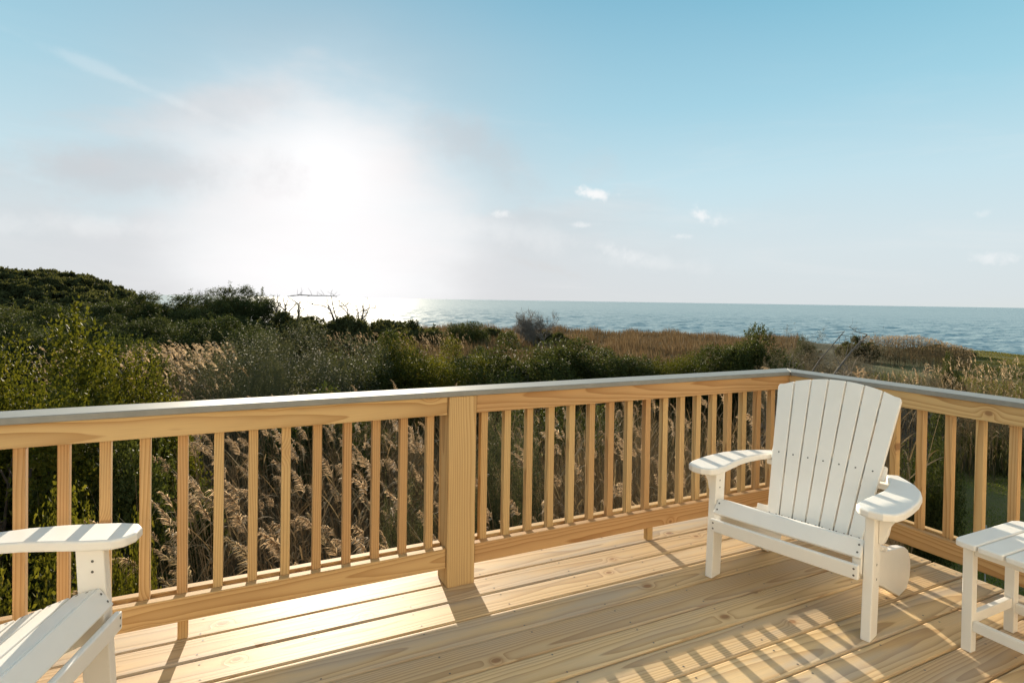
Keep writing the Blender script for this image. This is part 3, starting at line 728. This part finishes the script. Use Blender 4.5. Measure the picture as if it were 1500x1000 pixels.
PROTO = {}
def proto(key, V, F, var, mat): PROTO[key] = np_mesh(key, V, F, mat, var); return PROTO[key]
for i in range(3):
    proto('bay_foliage%d' % i, *bush_arrays(10+i, 40, 11000, 8, 0.028, 0.50, 0.10, 16, 0.5), M['bay_leaf'])
for i in range(3):
    proto('ever_foliage%d' % i, *bush_arrays(20+i, 34, 9500, 7, 0.031, 0.55, 0.07, 0, 0.5, 1.0, 0.0, 2.0, (0.16, 0.31)), M['ever_leaf'])
for i in range(2):
    proto('silver_foliage%d' % i, *bush_arrays(30+i, 40, 14000, 7, 0.018, 0.5, 0.07, 24, 0.5, 1.0, 0.0, 2.0, (0.18, 0.32)), M['silver_leaf'])
for i in range(3):
    proto('pine_foliage%d' % i, *bush_arrays(40+i, 30, 5200, 7, 0.045, 0.26, 0.09, 6, 0.5, 0.55, 0.12, 1.7), M['pine_leaf'])
for i in range(2):
    proto('dune_foliage%d' % i, *bush_arrays(50+i, 26, 3600, 7, 0.045, 0.55, 0.10, 4, 0.55, 1.0, 0.0, 0.7), M['dune_leaf'])
for i in range(2):
    proto('brush_foliage%d' % i, *bush_arrays(110+i, 40, 7500, 6, 0.045, 0.10, 0.13, 40, 0.5), M['brush_leaf'])
for i in range(3):
    proto('shrub_stems%d' % i, *stems_arrays(60+i), M['bark'])
for i in range(2):
    rngp = np.random.default_rng(70+i)
    parts = [tube([(0, 0, -0.03), (0.02, 0.01, 0.2), (0.01, -0.02, 0.45), (0.03, 0.0, 0.8)], 0.035, 0.012, 7)]
    for k in range(12):
        z = rngp.uniform(0.15, 0.7); th = rngp.uniform(0, 6.28); L = rngp.uniform(0.35, 0.7)*(1-z*0.5)
        parts.append(tube([(0.01, 0, z), (L*0.5*math.cos(th), L*0.5*math.sin(th), z+0.08), (L*math.cos(th), L*math.sin(th), z+0.12)], 0.012, 0.003, 5))
    proto('pine_trunk%d' % i, *cat(parts), M['bark'])
for i in range(3):
    proto('bare_twigs%d' % i, *branching(80+i, 1.0, 4, 5, 0.62, 0.024, (0, 0), 0.02, 0.0, (3, 5), 4, 0.16, (0.62, 0.84)), M['pale_bark'])
for i in range(2):
    proto('brush_twigs%d' % i, *branching(100+i, 0.95, 26, 4, 0.8, 0.016, (0, 0), 0.03, 0.0, (2, 4), 3, 0.02, (0.6, 0.85)), M['pale_bark'])

def part(name, me, parent): o = link(bpy.data.objects.new(name, me)); o.parent = parent; return o
prng = random.Random(11)
def shrub(name, label, cat, group, kind, px, py_top, d, width_px, zsc=1.0, stems=True, depth_ratio=None, sink=0.0, height=None):
    """a shrub whose top shows at px, py_top from d metres away and which is width_px wide there"""
    p = at(px, py_top, d); g = gz(p[0], p[1])-sink
    hgt = max(p[2]-g, 0.4) if height is None else height
    rx_ = width_px/842.0*d/2
    root = empty(name, (p[0], p[1], g), prng.uniform(0, 6.28)); tag(root, label, cat, group)
    n = {'bay': 3, 'ever': 3, 'silver': 2, 'pine': 3, 'dune': 2, 'brush': 2}[kind]
    f = part('foliage', PROTO['%s_foliage%d' % (kind, prng.randrange(n))], root)
    f.scale = (rx_/0.98, rx_/0.98*(depth_ratio or 1), hgt/0.98)
    if stems:
        if kind == 'pine': s = part('trunk', PROTO['pine_trunk%d' % prng.randrange(2)], root)
        else: s = part('stem', PROTO['shrub_stems%d' % prng.randrange(3)], root)
        s.scale = (rx_*0.9, rx_*0.9*(depth_ratio or 1), hgt)
        if kind == 'pine': f.name = 'crown'
    return root
def bare(name, label, cat, group, key, px, py_top, d, width_px, rz=None):
    p = at(px, py_top, d); g = gz(p[0], p[1]); h = max(p[2]-g, 0.5); w = width_px/842.0*d
    root = empty(name, (p[0], p[1], g-0.03), prng.uniform(0, 6.28) if rz is None else rz); tag(root, label, cat, group)
    me = PROTO[key]; co = np.empty(len(me.vertices)*3, np.float32); me.vertices.foreach_get('co', co); co = co.reshape(-1, 3)
    o = part('branches', me, root); sx_ = w/(np.ptp(co[:, 0])+1e-6); o.scale = (sx_, sx_, h/co[:, 2].max())
    return root

# ---- near and middle shrubs (left to right, near to far)
G1 = 'leafy shrubs beyond the railing'
S = shrub
S('leafy_shrub', 'tall yellow-green shrub filling the left edge above the railing', 'shrub', G1, 'bay', -20, 500, 8.5, 330)
S('leafy_shrub', 'yellow-green shrub with one tall upright shoot near the left edge', 'shrub', G1, 'bay', 75, 545, 9.5, 240)
S('leafy_shrub', 'bright yellow-green shrub just above the grey cap left of the reeds', 'shrub', G1, 'bay', 150, 560, 9.0, 200)
S('leafy_shrub', 'dark green rounded shrub in front of the left reed patch', 'shrub', G1, 'ever', 130, 520, 15, 110)
S('leafy_shrub', 'dark green shrub with a leafy peak amid the left reeds', 'shrub', G1, 'ever', 172, 508, 15.5, 110)
S('leafy_shrub', 'small dark green shrub at the edge of the left reed patch', 'shrub', G1, 'ever', 212, 518, 16, 70)
S('leafy_shrub', 'dark leafy shrub seen between the left balusters under the rail', 'shrub', G1, 'ever', 190, 640, 7.2, 190)
S('leafy_shrub', 'low yellow-green shrub behind the left chair armrest', 'shrub', G1, 'bay', 40, 790, 4.6, 260)
S('leafy_shrub', 'little green shrub low behind the armrest tip of the left chair', 'shrub', G1, 'bay', 175, 815, 4.4, 90)
S('silver_shrub', 'big grey-green speckled shrub left of the railing post', 'shrub', G1, 'silver', 430, 488, 17, 250)
S('silver_shrub', 'grey-green shrub below the big speckled one, touching the grey cap', 'shrub', G1, 'silver', 350, 540, 13.5, 130)
S('leafy_shrub', 'green shrub just right of the big speckled shrub', 'shrub', G1, 'ever', 548, 499, 19, 150)
S('leafy_shrub', 'olive shrub above the railing post', 'shrub', G1, 'bay', 632, 506, 19.5, 160)
S('leafy_shrub', 'dark green shrub above and right of the railing post', 'shrub', G1, 'ever', 740, 500, 20, 165)
S('leafy_shrub', 'broad dark green shrub in the middle of the long hedge-like row', 'shrub', G1, 'ever', 828, 504, 21, 185)
S('leafy_shrub', 'dark green shrub at the low right end of the hedge-like row', 'shrub', G1, 'ever', 905, 518, 21.5, 150)
S('leafy_shrub', 'light olive shrub low beside the russet grass', 'shrub', G1, 'bay', 1005, 526, 22, 110)
S('leafy_shrub', 'mid green shrub left of the peaked corner shrub', 'shrub', G1, 'ever', 1050, 512, 21.5, 110)
S('leafy_shrub', 'dark green peaked shrub standing over the corner of the railing', 'shrub', G1, 'ever', 1107, 491, 21, 125)
S('leafy_shrub', 'dark shrub in the shade behind the post between the balusters', 'shrub', G1, 'ever', 470, 590, 11, 200)
S('leafy_shrub', 'dark shrub seen under the right half of the front rail', 'shrub', G1, 'ever', 820, 575, 12, 170)
S('silver_shrub', 'wispy grey-green shrub between reeds just right of the post', 'shrub', G1, 'silver', 755, 630, 6.5, 120)
S('silver_shrub', 'wispy grey-green shrub between reeds just left of the post', 'shrub', G1, 'silver', 600, 730, 5.6, 110)
S('leafy_shrub', 'dark green shrub behind the side railing right of the chair', 'shrub', G1, 'ever', 1362, 618, 10.5, 70)
S('leafy_shrub', 'small upright dark shrub on the far grass at the right', 'shrub', G1, 'ever', 1390, 528, 26, 34)
S('leafy_shrub', 'slim dark green shrub beside the leaning dead stems', 'shrub', G1, 'ever', 1178, 498, 34, 34)
S('leafy_shrub', 'dark shrub on the shore behind the leaning dead stems', 'shrub', G1, 'dune', 1258, 496, 58, 48)
# ---- middle distance, left: dark thicket below the hill
G2 = 'dark trees below the hill'
for (lab, px, py, d, w) in (
    ('dark tree mass at the left edge below the hill', -10, 450, 42, 150), ('dark rounded tree left of centre in the thicket below the hill', 70, 452, 44, 120),
    ('dark tree under the end of the hill ridge', 135, 448, 48, 120), ('olive-topped tree in front of the dark thicket', 145, 466, 36, 110),
    ('low dark tree at the foot of the thicket', 205, 470, 34, 110), ('dark pine with layered boughs right of the hill end', 240, 434, 46, 130),
    ('dark pine with a flat top among the thicket', 300, 446, 44, 120), ('tall dark rounded tree against the bright sky', 355, 424, 47, 90),
    ('dark low tree filling the left edge above the yellow shrub', 15, 478, 30, 140), ('dark tree in the hollow behind the reed patch', 330, 470, 33, 140)):
    S('dark_tree', lab, 'tree', G2, 'pine', px, py, d, w)
S('dune_shrub', 'low scrubby mound under the bare branches near the sun', 'shrub', G1, 'dune', 415, 462, 44, 110)
S('dune_shrub', 'brownish scrub mound right of the sun glare', 'shrub', G1, 'dune', 520, 468, 46, 120)
S('dune_shrub', 'green scrub strip along the bluff below the sea', 'shrub', G1, 'dune', 610, 474, 55, 90)
S('dune_shrub', 'dark green scrub mound left of the bare grey tree', 'shrub', G1, 'ever', 680, 474, 50, 70)
S('dune_shrub', 'small scrub mound on the bluff just left of the bare grey tree', 'shrub', G1, 'dune', 715, 483, 58, 60)
S('dune_shrub', 'low green scrub right under the bare grey tree', 'shrub', G1, 'dune', 800, 487, 58, 70)
S('dune_shrub', 'low scrub on the skyline right under the sun glare', 'shrub', G1, 'dune', 458, 467, 60, 110)
S('dune_shrub', 'low scrub on the skyline right of the leafless trees at the sun glare', 'shrub', G1, 'dune', 560, 472, 62, 110)
S('dune_shrub', 'dark low shrub at the foot of the pale shore reeds', 'shrub', G1, 'dune', 1375, 506, 72, 60)
S('leafy_shrub', 'olive shrub filling the gap between the post shrubs and the sea', 'shrub', G1, 'ever', 690, 515, 24, 110)
S('brush_clump', 'grey-brown scrub right behind the corner of the railing', 'brush', 'twiggy brush clumps', 'brush', 1172, 512, 17, 110)
S('brush_clump', 'grey-brown scrub at the foot of the leaning dead stems', 'brush', 'twiggy brush clumps', 'brush', 1240, 518, 16, 110)
S('brush_clump', 'broad grey-brown scrub right of the leaning dead stems', 'brush', 'twiggy brush clumps', 'brush', 1312, 524, 18, 120)
S('brush_clump', 'olive-brown scrub behind the leaning dead stems, nearer the sea', 'brush', 'twiggy brush clumps', 'brush', 1190, 500, 30, 120)
# ---- leafless trees
G3 = 'leafless trees and brush'
bare('bare_tree', 'pale leafless tree beside the dark pine, left one of a pair', 'tree', G3, 'bare_twigs0', 290, 422, 62, 62)
bare('bare_tree', 'pale leafless tree with forked top next to the tall dark tree', 'tree', G3, 'bare_twigs1', 322, 419, 64, 50)
bare('bare_tree', 'twiggy leafless tree fringing the tall dark tree on its right', 'tree', G3, 'bare_twigs2', 388, 432, 50, 50)
bare('bare_tree', 'round grey leafless tree on the bluff, left of two', 'tree', G3, 'bare_twigs1', 762, 449, 56, 60)
bare('bare_tree', 'round grey leafless tree on the bluff, right of two', 'tree', G3, 'bare_twigs0', 797, 448, 55, 70)
for (lab, px, py, d, w) in (('low pale twiggy brush left of the leaning dead stems', 1195, 508, 17, 120), ('grey twiggy brush right behind the corner of the railing', 1160, 518, 15, 110), ('grey-brown twiggy brush above the chair back', 1235, 512, 14.5, 130),
                            ('pale twiggy brush between the chair and the far reeds', 1310, 520, 15.5, 110)):
    bare('bare_brush', lab, 'brush', G3, 'brush_twigs%d' % prng.randrange(2), px, py, d, w)
def branch_object(name, label, pts, r0, r1, seed, twig=0.35, n=14):
    """a single dead branch through given photo pixels at their own distances"""
    W_ = [at(*q) for q in pts]; rngb = np.random.default_rng(seed)
    parts = [tube(W_, r0, r1, 6)]
    for k in range(n):
        f = rngb.uniform(0.25, 1.0)*(len(W_)-1.001); i = int(f); p = W_[i]*(1-(f-i))+W_[i+1]*(f-i)
        e = p+unit(rngb.normal(size=3)+np.array([0, 0, 0.3]))*twig*rngb.uniform(0.5, 1.4)
        parts.append(tube([p, (p+e)/2+rngb.normal(size=3)*twig*0.08, e], r1*0.7, r1*0.25, 4))
    V, F, v = cat(parts); o0 = np.array(W_[0]); V = V-o0
    o = link(bpy.data.objects.new(name, np_mesh(name, V, F, M['pale_bark'], v))); o.location = o0
    return tag(o, label, 'branch', 'dead stems standing above the brush')
def limb_tree(name, label, base, paths, d, seed, r=0.075):
    """a leafless tree: bole from the ground, crooked limbs (each a path of photo pixels, spread over real depth) and twigs"""
    rngb = np.random.default_rng(seed); parts = []; zo = 400.0; k4 = 3.947
    b = at(180+base[0]/k4, zo+base[1]/k4, d); g = np.array([b[0], b[1], gz(b[0], b[1])-0.05])
    def P3(q, off): return at(180+q[0]/k4, zo+q[1]/k4, d+off)
    for path in paths:
        off = np.cumsum(rngb.normal(size=len(path))*0.45); pts = [P3(q, o) for q, o in zip(path, off)]
        foot = g+np.array([pts[0][0]-b[0], pts[0][1]-b[1], 0])*0.4
        line = [foot, foot*0.4+pts[0]*0.6+rngb.normal(size=3)*0.08]+pts
        parts.append(tube(line, r, r*0.32, 6))
        n = 9
        for k in range(n):
            f = rngb.uniform(1.6, len(line)-1.01); i = int(f); p = line[i]*(1-(f-i))+line[i+1]*(f-i)
            dr = unit(line[i+1]-line[i]+rngb.normal(size=3)*1.0+np.array([0, 0, 0.5])); L = rngb.uniform(0.25, 0.75)
            e = p+dr*L; m_ = (p+e)/2+rngb.normal(size=3)*0.06
            parts.append(tube([p, m_, e], r*0.36, r*0.18, 4))
            for q in range(2):
                e2 = m_*0.4+e*0.6+unit(dr+rngb.normal(size=3)*0.9)*L*0.5; parts.append(tube([m_*0.4+e*0.6, e2], r*0.22, r*0.12, 3))
    V, F, v = cat(parts); V = V-g
    root = empty(name, tuple(g)); tag(root, label, 'tree', G3)
    part('branches', np_mesh(name+'_limbs', V, F, M['bark'], v), root)
limb_tree('bare_tree', 'crooked leafless tree beneath the long level branch', (955, 262), [[(955, 252), (940, 215), (905, 190), (890, 158)], [(957, 250), (962, 220), (1000, 182)], [(945, 235), (938, 190), (925, 148)], [(1008, 262), (1024, 215), (1022, 160)]], 48, 1)
limb_tree('bare_tree', 'small leafless tree between the tall dark tree and the level branch', (885, 255), [[(888, 245), (880, 205), (850, 172)], [(884, 240), (892, 200), (908, 165)], [(880, 250), (868, 215), (835, 190)]], 47, 2, 0.06)
limb_tree('bare_tree', 'leafless tree just right of the sun glare with a limb reaching left', (1220, 268), [[(1215, 258), (1200, 212), (1165, 190), (1090, 180)], [(1235, 262), (1216, 200), (1210, 158)], [(1222, 262), (1192, 205), (1184, 165)]], 50, 3)
limb_tree('bare_tree', 'leafless tree with two forked limbs, middle of those at the glare', (1305, 280), [[(1305, 268), (1300, 238), (1278, 205), (1245, 185)], [(1308, 268), (1300, 220), (1286, 178)]], 51, 4)
limb_tree('bare_tree', 'leafless tree standing against the glittering water, right end of the glare', (1375, 285), [[(1365, 272), (1360, 230), (1350, 188)], [(1378, 272), (1390, 222), (1430, 198), (1465, 205)], [(1384, 260), (1392, 215), (1386, 182)], [(1380, 272), (1412, 230), (1428, 182)]], 52, 5)
branch_object('dead_branch', 'thick leaning dead stem over the chair back', [(1205, 585, 14.5), (1222, 548, 14.5), (1246, 516, 14.6), (1270, 490, 14.8)], 0.032, 0.015, 1, 0.3, 16)
branch_object('dead_branch', 'thin leaning dead stem left of the thick one', [(1180, 560, 15), (1200, 528, 15), (1218, 507, 15), (1237, 485, 15.2)], 0.020, 0.009, 2, 0.28, 12)
branch_object('dead_branch', 'fine dead twig crossing level above the thick leaning stem', [(1271, 490, 14.8), (1255, 486, 14.8), (1244, 478, 14.8)], 0.010, 0.005, 3, 0.2, 5)
branch_object('dead_branch', 'long level dead branch against the sky beside the sun glare', [(438, 468, 48), (437, 445, 48), (421, 434, 48), (440, 432, 48), (462, 433, 48), (478, 433, 48), (493, 434, 48)], 0.055, 0.02, 4, 0.5, 26)

# ---- the wooded hill: reads as one mass
rngh = np.random.default_rng(5); parts = []
unitb = [bush_arrays(200+i, 9, 260, 6, 0.13, 0.7, 0.16, 0, 0.5, 1.0, 0.0, 1.0) for i in range(5)]
cnt = 0
while cnt < 520:
    az = math.radians(rngh.uniform(-24, -3.5)); d = rngh.uniform(62, 150)
    x, y = CAM[0]+d*math.sin(az), CAM[1]+d*math.cos(az)
    if math.degrees(az) > -6 and d > 110: continue
    V, F, v = unitb[rngh.integers(5)]
    a = rngh.uniform(0, 6.28); r_ = rngh.uniform(1.3, 2.6); hh = rngh.uniform(1.2, 2.5)
    R2 = np.array([[math.cos(a), -math.sin(a), 0], [math.sin(a), math.cos(a), 0], [0, 0, 1]])
    parts.append(((V*np.array([r_, r_, hh]))@R2.T+np.array([x, y, gz(x, y)-0.15]), F, np.clip(v*0.6+rngh.uniform(0, 0.4), 0, 1))); cnt += 1
V, F, v = cat(parts)
o = link(bpy.data.objects.new('hill_thicket', np_mesh('hill_thicket', V, F, M['dune_leaf'], v))); tag(o, 'dark evergreen thicket covering the far hill at the left', 'thicket', kind='stuff')

# ------------------------------------------------------------------ reeds
WIND = np.array([-0.93, -0.30, 0.0])
def reed_arrays(seed, H=2.6, fine=True, wide=1.0):
    """one dry reed: (stem + leaf blades), plume"""
    rng = np.random.default_rng(seed)
    bend = WIND*rng.uniform(0.04, 0.18)+np.array([rng.normal()*0.06, rng.normal()*0.06, 0])
    def axis(t): t = np.asarray(t, float)[..., None]; return np.array([0, 0, 1.0])*t*H + bend*H*0.55*t**2.3
    nS = 9 if fine else 4
    st = [tube(axis(np.linspace(0, 0.985, nS)), 0.0048*wide, 0.0016*wide, 3)]
    nl = 5 if fine else 3
    for k in range(nl):
        t0 = rng.uniform(0.18, 0.86); L = rng.uniform(0.28, 0.55); w = rng.uniform(0.007, 0.015)*(1 if fine else 1.8*wide)
        th = rng.uniform(0, 6.28) if rng.random() < 0.35 else math.atan2(WIND[1], WIND[0])+rng.normal()*0.6
        o = np.array([math.cos(th), math.sin(th), 0]); s = np.array([-o[1], o[0], 0])
        m_ = 6 if fine else 3; u = np.linspace(0, 1, m_)
        dr = rng.uniform(0.1, 0.7)
        c = axis(np.full(m_, t0)) + o*(u*L*0.48)[:, None] + np.array([0, 0, 1.0])*((u*0.75-dr*u**2)*L)[:, None]
        ww = (w*np.sin(np.clip(u*0.85+0.15, 0, 1)*math.pi)**0.6+0.001)[:, None]
        tw = s*math.cos(rng.normal()*0.5)+np.array([0, 0, 0.4*rng.normal()])
        V = np.stack([c-tw*ww/2, c+tw*ww/2], 1).reshape(-1, 3); i = np.arange(m_-1)
        F = np.stack([2*i, 2*i+1, 2*i+3, 2*i+2], -1); st.append((V, F, np.full(len(V), rng.uniform(0, 1))))
    stem = cat([(a, b_, c if not np.allclose(c, 0.5) else np.full(len(a), rng.uniform(0.1, 0.8))) for a, b_, c in st])
    # plume
    top = axis(np.array([0.985]))[0]; tdir = unit(axis(np.array([0.985]))[0]-axis(np.array([0.90]))[0])
    Lp = rng.uniform(0.16, 0.27); ns = 95 if fine else 12; pl = []
    lean = unit(WIND+rng.normal(size=3)*0.3); s_ = np.sort(rng.uniform(0, 1, ns)); droop = rng.uniform(0.5, 1.1)
    ax = top + tdir*(s_-0.12)[:, None]*Lp + lean*(0.42*Lp*s_**2)[:, None] - np.array([0, 0, 1.0])*(0.22*Lp*s_**2)[:, None]
    sl = Lp*(0.34-0.18*s_)*rng.uniform(0.6, 1.15, ns)
    sd0 = unit(tdir*0.75+lean*rng.uniform(0.15, 1.0, ns)[:, None]+rng.normal(size=(ns, 3))*0.30)
    wds = rng.uniform(0.004, 0.009, ns)*(1.0 if fine else 3.4*wide)
    m1 = ax + sd0*(sl*0.5)[:, None]; m2 = ax + sd0*(sl*0.9)[:, None] + lean*(sl*0.22)[:, None] - np.array([0, 0, 1.0])*(sl*0.38*droop)[:, None]
    sp = unit(np.cross(sd0, rng.normal(size=(ns, 3))))*wds[:, None]
    V = np.stack([ax-sp*0.3, ax+sp*0.3, m1+sp*0.5, m1-sp*0.5, m2+sp*0.12, m2-sp*0.12], 1).reshape(-1, 3)
    b0 = (np.arange(ns)*6)[:, None]
    F = np.concatenate([b0+np.array([0, 1, 2, 3]), b0+np.array([3, 2, 4, 5])])
    plume = (V, F, np.repeat(np.clip(rng.uniform(0, 0.8, ns)+0.2*rng.random(), 0, 1), 6))
    return stem, plume
NPR = 9
REED = [reed_arrays(300+i) for i in range(NPR)]
REEDF = [reed_arrays(340+i, fine=False) for i in range(8)]
REEDX = [reed_arrays(360+i, fine=False, wide=2.4) for i in range(6)]
RM = [(np_mesh('reed_stem_%s' % 'abcdefghi'[i], *a[:2], M['reed_stem'], a[2]), np_mesh('reed_plume_%s' % 'abcdefghi'[i], *b_[:2], M['plume'], b_[2])) for i, (a, b_) in enumerate(REED)]
rrng = np.random.default_rng(77)
def px_of(x, y, z):
    d = np.array([x, y, z])-CAM; zz = d@_fw; return 750+FPX*(d@_r)/zz, PY-FPX*(d@_u)/zz
GR = 'dry plumed reeds beyond the railing'
spots = []
def density_ok(px, d):
    # open lawn below at the right, leafy shrubs at the left
    if px < 165: return rrng.random() < 0.05
    if px < 260: return rrng.random() < 0.35
    if 700 < px < 800 and 5.6 < d < 7.6: return rrng.random() < 0.3
    if px > 1335 and d < 15.5+max(0, px-1350)*0.055: return False
    if px > 1300 and d < 12: return rrng.random() < 0.3
    return True
tries = 0
while len(spots) < 3300 and tries < 40000:
    tries += 1
    px = rrng.uniform(60, 1620); d = 3.7+8.5*rrng.random()**1.3 if px < 1200 else rrng.uniform(7, 22)
    if px > 1200 and d > 15 and rrng.random() < 0.5: continue
    p = at(px, 600, d)
    if p[1] < 0.75 and p[0] < 2.9: continue
    if not density_ok(px, d): continue
    cap_y = 586-(px*0.042) if px < 1155 else 548+(px-1155)*0.09
    lim = at(px, cap_y+6, d)[2] if px < 1155 else at(px, 540+rrng.uniform(-4, 30), d)[2]
    g = gz(p[0], p[1])
    H = rrng.uniform(1.5, 2.8) if d < 5 or rrng.random() < 0.2 else rrng.uniform(2.0, 2.9)
    if rrng.random() < 0.04: H += 0.25
    if px < 1155: H = min(H, lim-g-rrng.uniform(0, 0.5) if rrng.random() > 0.006 else lim-g+0.15)
    else: H = min(max(H, (lim-g)*rrng.uniform(0.75, 1.0)), lim-g)
    if H < 1.0: continue
    spots.append((p[0], p[1], g, H, d))
spots.sort(key=lambda s: s[4])
for i, (x, y, g, H, d) in enumerate(spots[:240]):
    k = int(rrng.integers(NPR)); s = H/2.6
    o = link(bpy.data.objects.new('reed', RM[k][0])); o.location = (x, y, g); sc_ = max(s, 0.8)
    o.scale = (sc_, sc_, s); o.rotation_euler = (rrng.normal()*0.05, rrng.normal()*0.05, rrng.normal()*0.45)
    if rrng.random() < (0.60 if x > 0.2 else 0.30):
        p = link(bpy.data.objects.new('plume', RM[k][1])); p.parent = o
    tag(o, 'dry tan reed stalk in the reed bed just beyond the railing', 'reed', GR)
def merged_reeds(items, lib, which, pl=1.0):
    parts = []
    for (x, y, g, H, d) in items:
        a = lib[int(rrng.integers(len(lib)))][which]; rz = rrng.normal()*0.45; s = H/2.6; sh = max(s, 0.8)
        c_, s_ = math.cos(rz), math.sin(rz); R2 = np.array([[c_, -s_, 0], [s_, c_, 0], [0, 0, 1]])
        tl = rrng.normal(size=2)*0.05
        V = (a[0]*np.array([sh, sh, s]))@R2.T; V = V + np.stack([V[:, 2]*tl[0], V[:, 2]*tl[1], 0*V[:, 2]], -1)
        if which and rrng.random() > pl: continue
        parts.append((V+np.array([x, y, g]), a[1], np.clip(a[2]+rrng.normal()*0.12, 0, 1)))
    return cat(parts)
def reed_mass(name, label, items, lib, pl=1.0):
    st0 = rrng.bit_generator.state
    A = merged_reeds(items, lib, 0); rrng.bit_generator.state = st0; B = merged_reeds(items, lib, 1, pl)
    nA_ = len(A[1]); V, F, v = cat([A, B])
    me = np_mesh(name, V, F, [M['reed_stem'], M['plume']], v, mi=np.concatenate([np.zeros(nA_), np.ones(len(F)-nA_)]))
    tag(link(bpy.data.objects.new(name, me)), label, 'reeds', kind='stuff')
reed_mass('reed_bed', 'dense bed of dry tan reeds seen through the balusters', spots[240:], REED, 0.21)
far = []
def patch(n, px0, px1, d0, d1, ytop, H0, H1, jit=10):
    k = 0; tr = 0
    while k < n and tr < n*20:
        tr += 1
        px = rrng.uniform(px0, px1); d = rrng.uniform(d0, d1); p = at(px, 500, d); g = gz(p[0], p[1])
        yt = ytop(px) if callable(ytop) else ytop
        H = min(rrng.uniform(H0, H1), at(px, yt+abs(rrng.normal())*jit, d)[2]-g)
        if H < 0.5: continue
        far.append((p[0], p[1], g, H, d)); k += 1
patch(900, 185, 350, 12.5, 26, 505, 1.8, 3.4, 18)         # left reed patch
patch(160, 70, 150, 15, 26, 512, 1.8, 3.2, 14)
patch(420, 480, 690, 24, 40, 488, 1.6, 2.8, 8)            # mid strip
near_far = far; far = []
patch(1300, 1262, 1425, 55, 70, lambda px: 492+max(0, px-1350)*0.26, 1.4, 3.2, 4); shore_reeds = far; far = near_far   # mound by the shore
patch(420, 1330, 1520, 19.5, 26, 536, 1.6, 3.0, 12); patch(60, 1390, 1510, 20, 24, 526, 2.0, 3.4, 8)
patch(500, 1230, 1400, 15.5, 26, 520, 1.2, 2.4, 10)
reed_mass('far_reeds', 'patches of dry plumed reeds further off among the shrubs', far, REEDF, 0.8)
reed_mass('shore_reeds', 'pinkish bank of reeds beside the shore at the right', shore_reeds, REEDX)

# ------------------------------------------------------------------ grasses
def grass(name, label, n, px0, px1, d0, d1, h0, h1, w, mat, test=None, lean=0.25, dpow=1.0):
    rng = np.random.default_rng(abs(hash(name)) % 1000 if False else len(name)*7)
    px = rng.uniform(px0, px1, n); d = d0+(d1-d0)*rng.random(n)**dpow
    dirs = np.stack([px_dir(q, 500)[:2] for q in np.linspace(px0, px1, 200)]); dirs /= np.linalg.norm(dirs, axis=1, keepdims=True)
    q = (px-px0)/(px1-px0)*199; i = np.clip(q.astype(int), 0, 198); f = (q-i)[:, None]; dv = dirs[i]*(1-f)+dirs[i+1]*f
    x, y = CAM[0]+dv[:, 0]*d, CAM[1]+dv[:, 1]*d
    if test is not None: ok = test(px, d, x, y, rng); x, y, d = x[ok], y[ok], d[ok]
    n = len(x); z = ground_z(x, y); H = rng.uniform(h0, h1, n)*(0.75+0.35*np.sin(x*0.9+1)*np.cos(y*0.7))
    th = rng.uniform(0, 6.28, n); wd = w*rng.uniform(0.6, 1.4, n)
    ln = (WIND[:2]*rng.uniform(0, lean*1.4, n)[:, None]+rng.normal(size=(n, 2))*lean*0.5)*H[:, None]
    b_ = np.stack([x, y, z-0.02], -1); s = np.stack([np.cos(th), np.sin(th), 0*th], -1)*wd[:, None]/2
    mid = b_+np.stack([ln[:, 0]*0.3, ln[:, 1]*0.3, H*0.6], -1); tip = b_+np.stack([ln[:, 0], ln[:, 1], H], -1)
    V = np.stack([b_-s, b_+s, mid+s*0.8, mid-s*0.8, tip], 1).reshape(-1, 3); o = np.arange(n)[:, None]*5
    F = np.concatenate([o+np.array([0, 1, 2, 3]), np.concatenate([o+np.array([3, 2, 4]), np.full((n, 1), -1)], 1)])
    me = np_mesh(name, V, F, mat, np.repeat(rng.uniform(0, 1, n), 5)); tag(link(bpy.data.objects.new(name, me)), label, 'grass', kind='stuff')
lawn_test = lambda px, d, x, y, rng: ~((px > 1385) & (d > 24))
grass('dune_grass', 'russet dune grass along the top of the bluff', 62000, 560, 1170, 34, 92, 0.7, 1.5, 0.045, M['russet'], lawn_test, 0.2)
grass('undergrowth', 'tangled dry undergrowth between the shrubs', 70000, -60, 1560, 9, 45, 0.35, 1.2, 0.035, M['dune_leaf'], lambda px, d, x, y, rng: ~((px > 1330) & (d < 20)) & ~((px > 1385) & (d > 24)), 0.5, 1.5)
grass('straw_litter', 'dry straw standing among the reeds', 90000, 200, 1330, 3.8, 14, 1.0, 2.4, 0.0075, M['reed_stem'], lambda px, d, x, y, rng: (y > 0.7) | (x > 2.9), 0.16, 1.2)
grass('lawn_grass', 'short green lawn grass below the side railing', 60000, 1290, 1560, 8, 20.5, 0.03, 0.09, 0.012, M['near_turf'], None, 0.6)
grass('shore_turf', 'mown grass running to the shore at the right', 50000, 1370, 1560, 25, 84, 0.05, 0.16, 0.05, M['turf'], None, 0.5)

# ------------------------------------------------------------------ metal stake on the lawn
p = at(1436, 846, 12.0); g = gz(p[0], p[1])
bm = bmesh.new()
for dx in (-0.06, 0.06): box(bm, dx-0.008, dx+0.008, -0.008, 0.008, -0.05, 0.95, 0.002)
for z in (0.60, 0.935): box(bm, -0.0515, 0.0515, -0.006, 0.006, z, z+0.014, 0.002)
M['steel'] = simple_mat('galvanised_steel', (0.40, 0.40, 0.38, 1), 0.45, 0.5, 0.2, 30.0)
o = finish('garden_stake', bm, M['steel'], None, loc=(p[0], p[1], g)); o.rotation_euler = (0, 0, -0.9)
tag(o, 'thin grey metal stake standing in the lawn below the side railing', 'stake')
